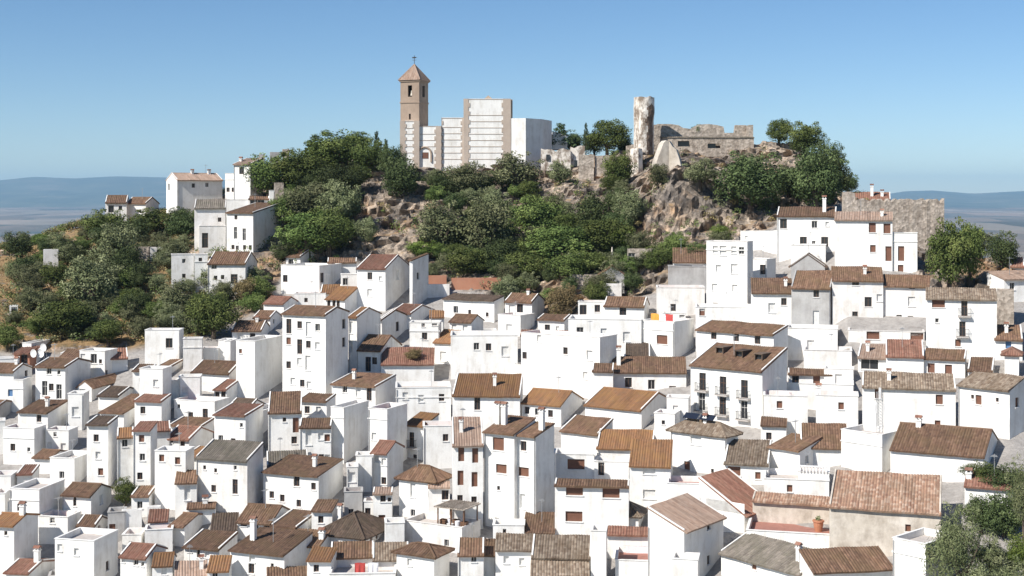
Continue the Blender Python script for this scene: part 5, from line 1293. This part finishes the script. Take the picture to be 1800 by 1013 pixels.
# lattice mast by the long brown roof
p, s = anchor(1545, 775, 800); r = empty('radio_mast', p); tag(r, 'grey lattice radio mast rising behind the blank white wall and brown roof', 'mast'); mb = MB(); H = 5.6
for a, b in ((-.35, -.35), (.35, -.35), (0, .35)): mb.bar((a, b, -4), (a, b, H), .06, .06)
for i in range(16):
    z = i*.35; P = [(-.35,-.35), (.35,-.35), (0,.35)]
    for j in range(3): mb.bar((*P[j], z), (*P[(j+1) % 3], z+.35), .03, .03)
mb.build('lattice', M_METAL, r); mb = MB()
for (x, z) in ((-.5, 3.2), (.5, 3.0), (0, 4.8)): mb.box(x-.12, -.55, z, x+.12, -.35, z+1.3)
mb.build('panel_antenna', M_SILL, r)
# flowerpot on the pink terrace
h = by_label('terracotta flowerpot'); p, s = anchor(1409, 955, 951)
r = empty('flower_pot', p); tag(r, 'large terracotta pot with a small cactus on the pink roof terrace', 'flowerpot')
hb = h['root'].matrix_basis.translation; r.location = h['M'] @ Vector((h['W']*.76, h['D']*.5, h['h']-.55))
mb = MB(); mb.tube([(0,0,0),(0,0,.5),(0,0,.95),(0,0,1.0),(0,0,1.15)], [.36,.46,.52,.6,.6], 14); mb.build('pot', M_POT, r)
mb = MB(); rg = random.Random(3); leaves(mb, Vector((0,0,1.35)), Vector((.3,.3,.3)), rg, .12, 60, .6); mb.build('plant', LEAF['o'], r)
# pergola on the weathered cream block
h = by_label('carrying the rooftop pergola'); M = h['M'] @ Matrix.Translation((h['W']*.55, .5, h['h']-.55)); r = empty('pergola'); r.matrix_basis = M
tag(r, 'rooftop pergola of timber posts under a pale reed cover, full of stored things', 'pergola'); Wp, Dp = h['W']*.44, 3.0
for x in (0, Wp/2, Wp):
    for y in (0, Dp): mb = MB(); mb.bar((x, y, 0), (x, y, 2.4), .12, .12); mb.build('post', M_WOOD, r)
mb = MB(); mb.box(-.3, -.4, 2.4, Wp+.3, Dp+.3, 2.52)
for i in range(12): mb.bar((Wp*i/11, -.45, 2.56), (Wp*i/11, Dp+.35, 2.56), .08, .06)
mb.build('reed_cover', W_STONE, r)
rg = random.Random(2)
for i in range(7):
    x = .3+(Wp-.6)*i/6; o = empty(['wooden_crate', 'plastic_drum', 'white_box'][i % 3]); o.matrix_basis = M @ Matrix.Translation((x, .7+.5*(i % 2), 0))
    tag(o, ['brown wooden crate stored under the rooftop pergola', 'pale drum standing under the rooftop pergola', 'white box piled under the rooftop pergola'][i % 3], ['crate', 'drum', 'box'][i % 3], ['crates under the pergola', 'drums under the pergola', 'boxes under the pergola'][i % 3])
    mb = MB()
    if i % 3 == 1: mb.tube([(0,0,0),(0,0,.05),(0,0,.9),(0,0,.95)], [.28,.3,.3,.2], 12); mb.build('barrel', M_CLOTH_W, o)
    elif i % 3 == 0:
        for k in range(4): mb.box(-.35, -.3, .25*k, .35, .3, .25*k+.19)
        mb.box(-.3, -.26, 0, .3, .26, .94); mb.build('slats', M_WOOD, o)
    else: mb.box(-.3, -.25, 0, .3, .25, .5); mb.box(-.33, -.28, .5, .33, .28, .56); mb.build('carton', M_SILL, o)
# washing on lines: each cloth hangs by itself
def cloth(h, fx, fy, z, w_, l_, mat, label, grp=None):
    o = empty('laundry'); o.matrix_basis = h['M'] @ Matrix.Translation((h['W']*fx, h['D']*fy, z)); tag(o, label, 'laundry', grp)
    mb = MB(); n = 8; P = [[(w_*(i/n-.5), .06*math.sin(i*1.7)*(j/4), -l_*j/4-.04*math.cos(i)) for i in range(n+1)] for j in range(5)]
    for a, b in zip(P, P[1:]):
        for i in range(n): mb.face([a[i], b[i], b[i+1], a[i+1]])
    mb.build('cloth', mat, o, True); mb = MB(); mb.bar((-w_/2-.3, 0, .02), (w_/2+.3, 0, .02), .02, .02); mb.build('line', M_METAL, o)
h = by_label('one wide brown shutter and laundry')
for i, (m_, nm) in enumerate(((M_CLOTH_Y, 'orange'), (M_CLOTH_W, 'white'), (M_CLOTH_R, 'red'))): cloth(h, .30+.2*i, .2, h['h']+.95, 1.5, 1.3, m_, f'{nm} washing hung on the white cube terrace with the wide brown shutter')
h = by_label('red and white washing')
for i, (m_, nm) in enumerate(((M_CLOTH_R, 'red'), (M_CLOTH_W, 'white'))): cloth(h, .45+.2*i, .3, h['h']+.7, 1.1, 1.2, m_, f'{nm} washing on the terrace near the bottom edge')
h = by_label('slim chimney and hanging washing')
for i, (m_, nm) in enumerate(((M_CLOTH_B, 'blue'), (M_CLOTH_R, 'dark red'))): cloth(h, .1+.2*i, -.12, h['h']-.5, .9, 1.3, m_, f'{nm} washing hanging before the slim chimney house')
h = by_label('flat red awning roof'); cloth(h, .55, -.12, h['h']-1.2, 3.6, 1.8, M_CLOTH_W, 'big white sheet hung under the flat red awning roof')
# balusters of the curved terrace
h = by_label('curved white balustrade'); r = h['root']
mb = MB()
for i in range(9):
    x = h['W']*(.08+.84*i/8); mb.tube([(x,-.12,h['h']-.02),(x,-.12,h['h']+.2),(x,-.12,h['h']+.45),(x,-.12,h['h']+.6)], [.07,.12,.06,.09], 8)
mb.box(-.05, -.24, h['h']+.6, h['W']+.05, .02, h['h']+.72); mb.build('balustrade', M_SILL, r)
# greenery at the lower corner by the old stone house
for px, py, w_, h_, k, lb, Y in [(1690, 1062, 112, 180, 'p', 'feathery pine with long light needles in the bottom corner', 122), (1764, 950, 86, 96, 'd', 'dense dark bush behind the feathery pine', 131), (1725, 935, 70, 70, 'd', 'dark shrub beside the white chimney of the red-tiled house', 133),
      (1800, 925, 60, 130, 'p', 'tall pine cut by the frame edge over the dark bush', 126), (1782, 1080, 100, 100, 'p', 'pale pine boughs filling the bottom corner', 116), (1720, 1085, 70, 90, 'o', 'small grey shrub at the bottom edge under the feathery pine', 115), (1742, 1010, 70, 62, 'o', 'grey-green bush on the pale ground between the pine and the frame edge', 124), (1790, 1010, 50, 60, 'd', 'dark bush under the tall pine at the frame edge', 125), (1765, 868, 80, 56, 'd', 'dark evergreen bushes below the shaded grey house end', 138), (1720, 850, 56, 40, 'g', 'low green bushes beside the red-tiled house', 140), (1800, 1000, 60, 70, 'b', 'bright broad-leaved shrub at the bottom corner', 119)]:
    p = pt(px, py, Y); tree(px, py, w_, h_, k, lb, 'tree' if h_ > 100 else 'bush', Y=Y)
h = by_label('fallen bush'); p = h['M'] @ Vector((h['W']*.62, h['D']*.3, h['h']+.5)); o = tree(722, 640, 34, 20, 'y', 'dry bush lying on the wide rusty red roof', 'bush', Y=p.y, name='bush'); o.location = p

p, s = anchor(1076, 462, 470); r = empty('stone_pinnacle', p); tag(r, 'slender whitish pinnacle rising beside the grey gabled ruin', 'pinnacle')
mb = MB(); mb.box(-.38, -.38, -2, .38, .38, 1.1); mb.build('base', W_PLASTER, r)
mb = MB(); mb.tube([(0,0,1.1),(0,0,1.5),(0,0,2.7)], [.28,.2,.1], 8); mb.build('spire', W_OLD, r)
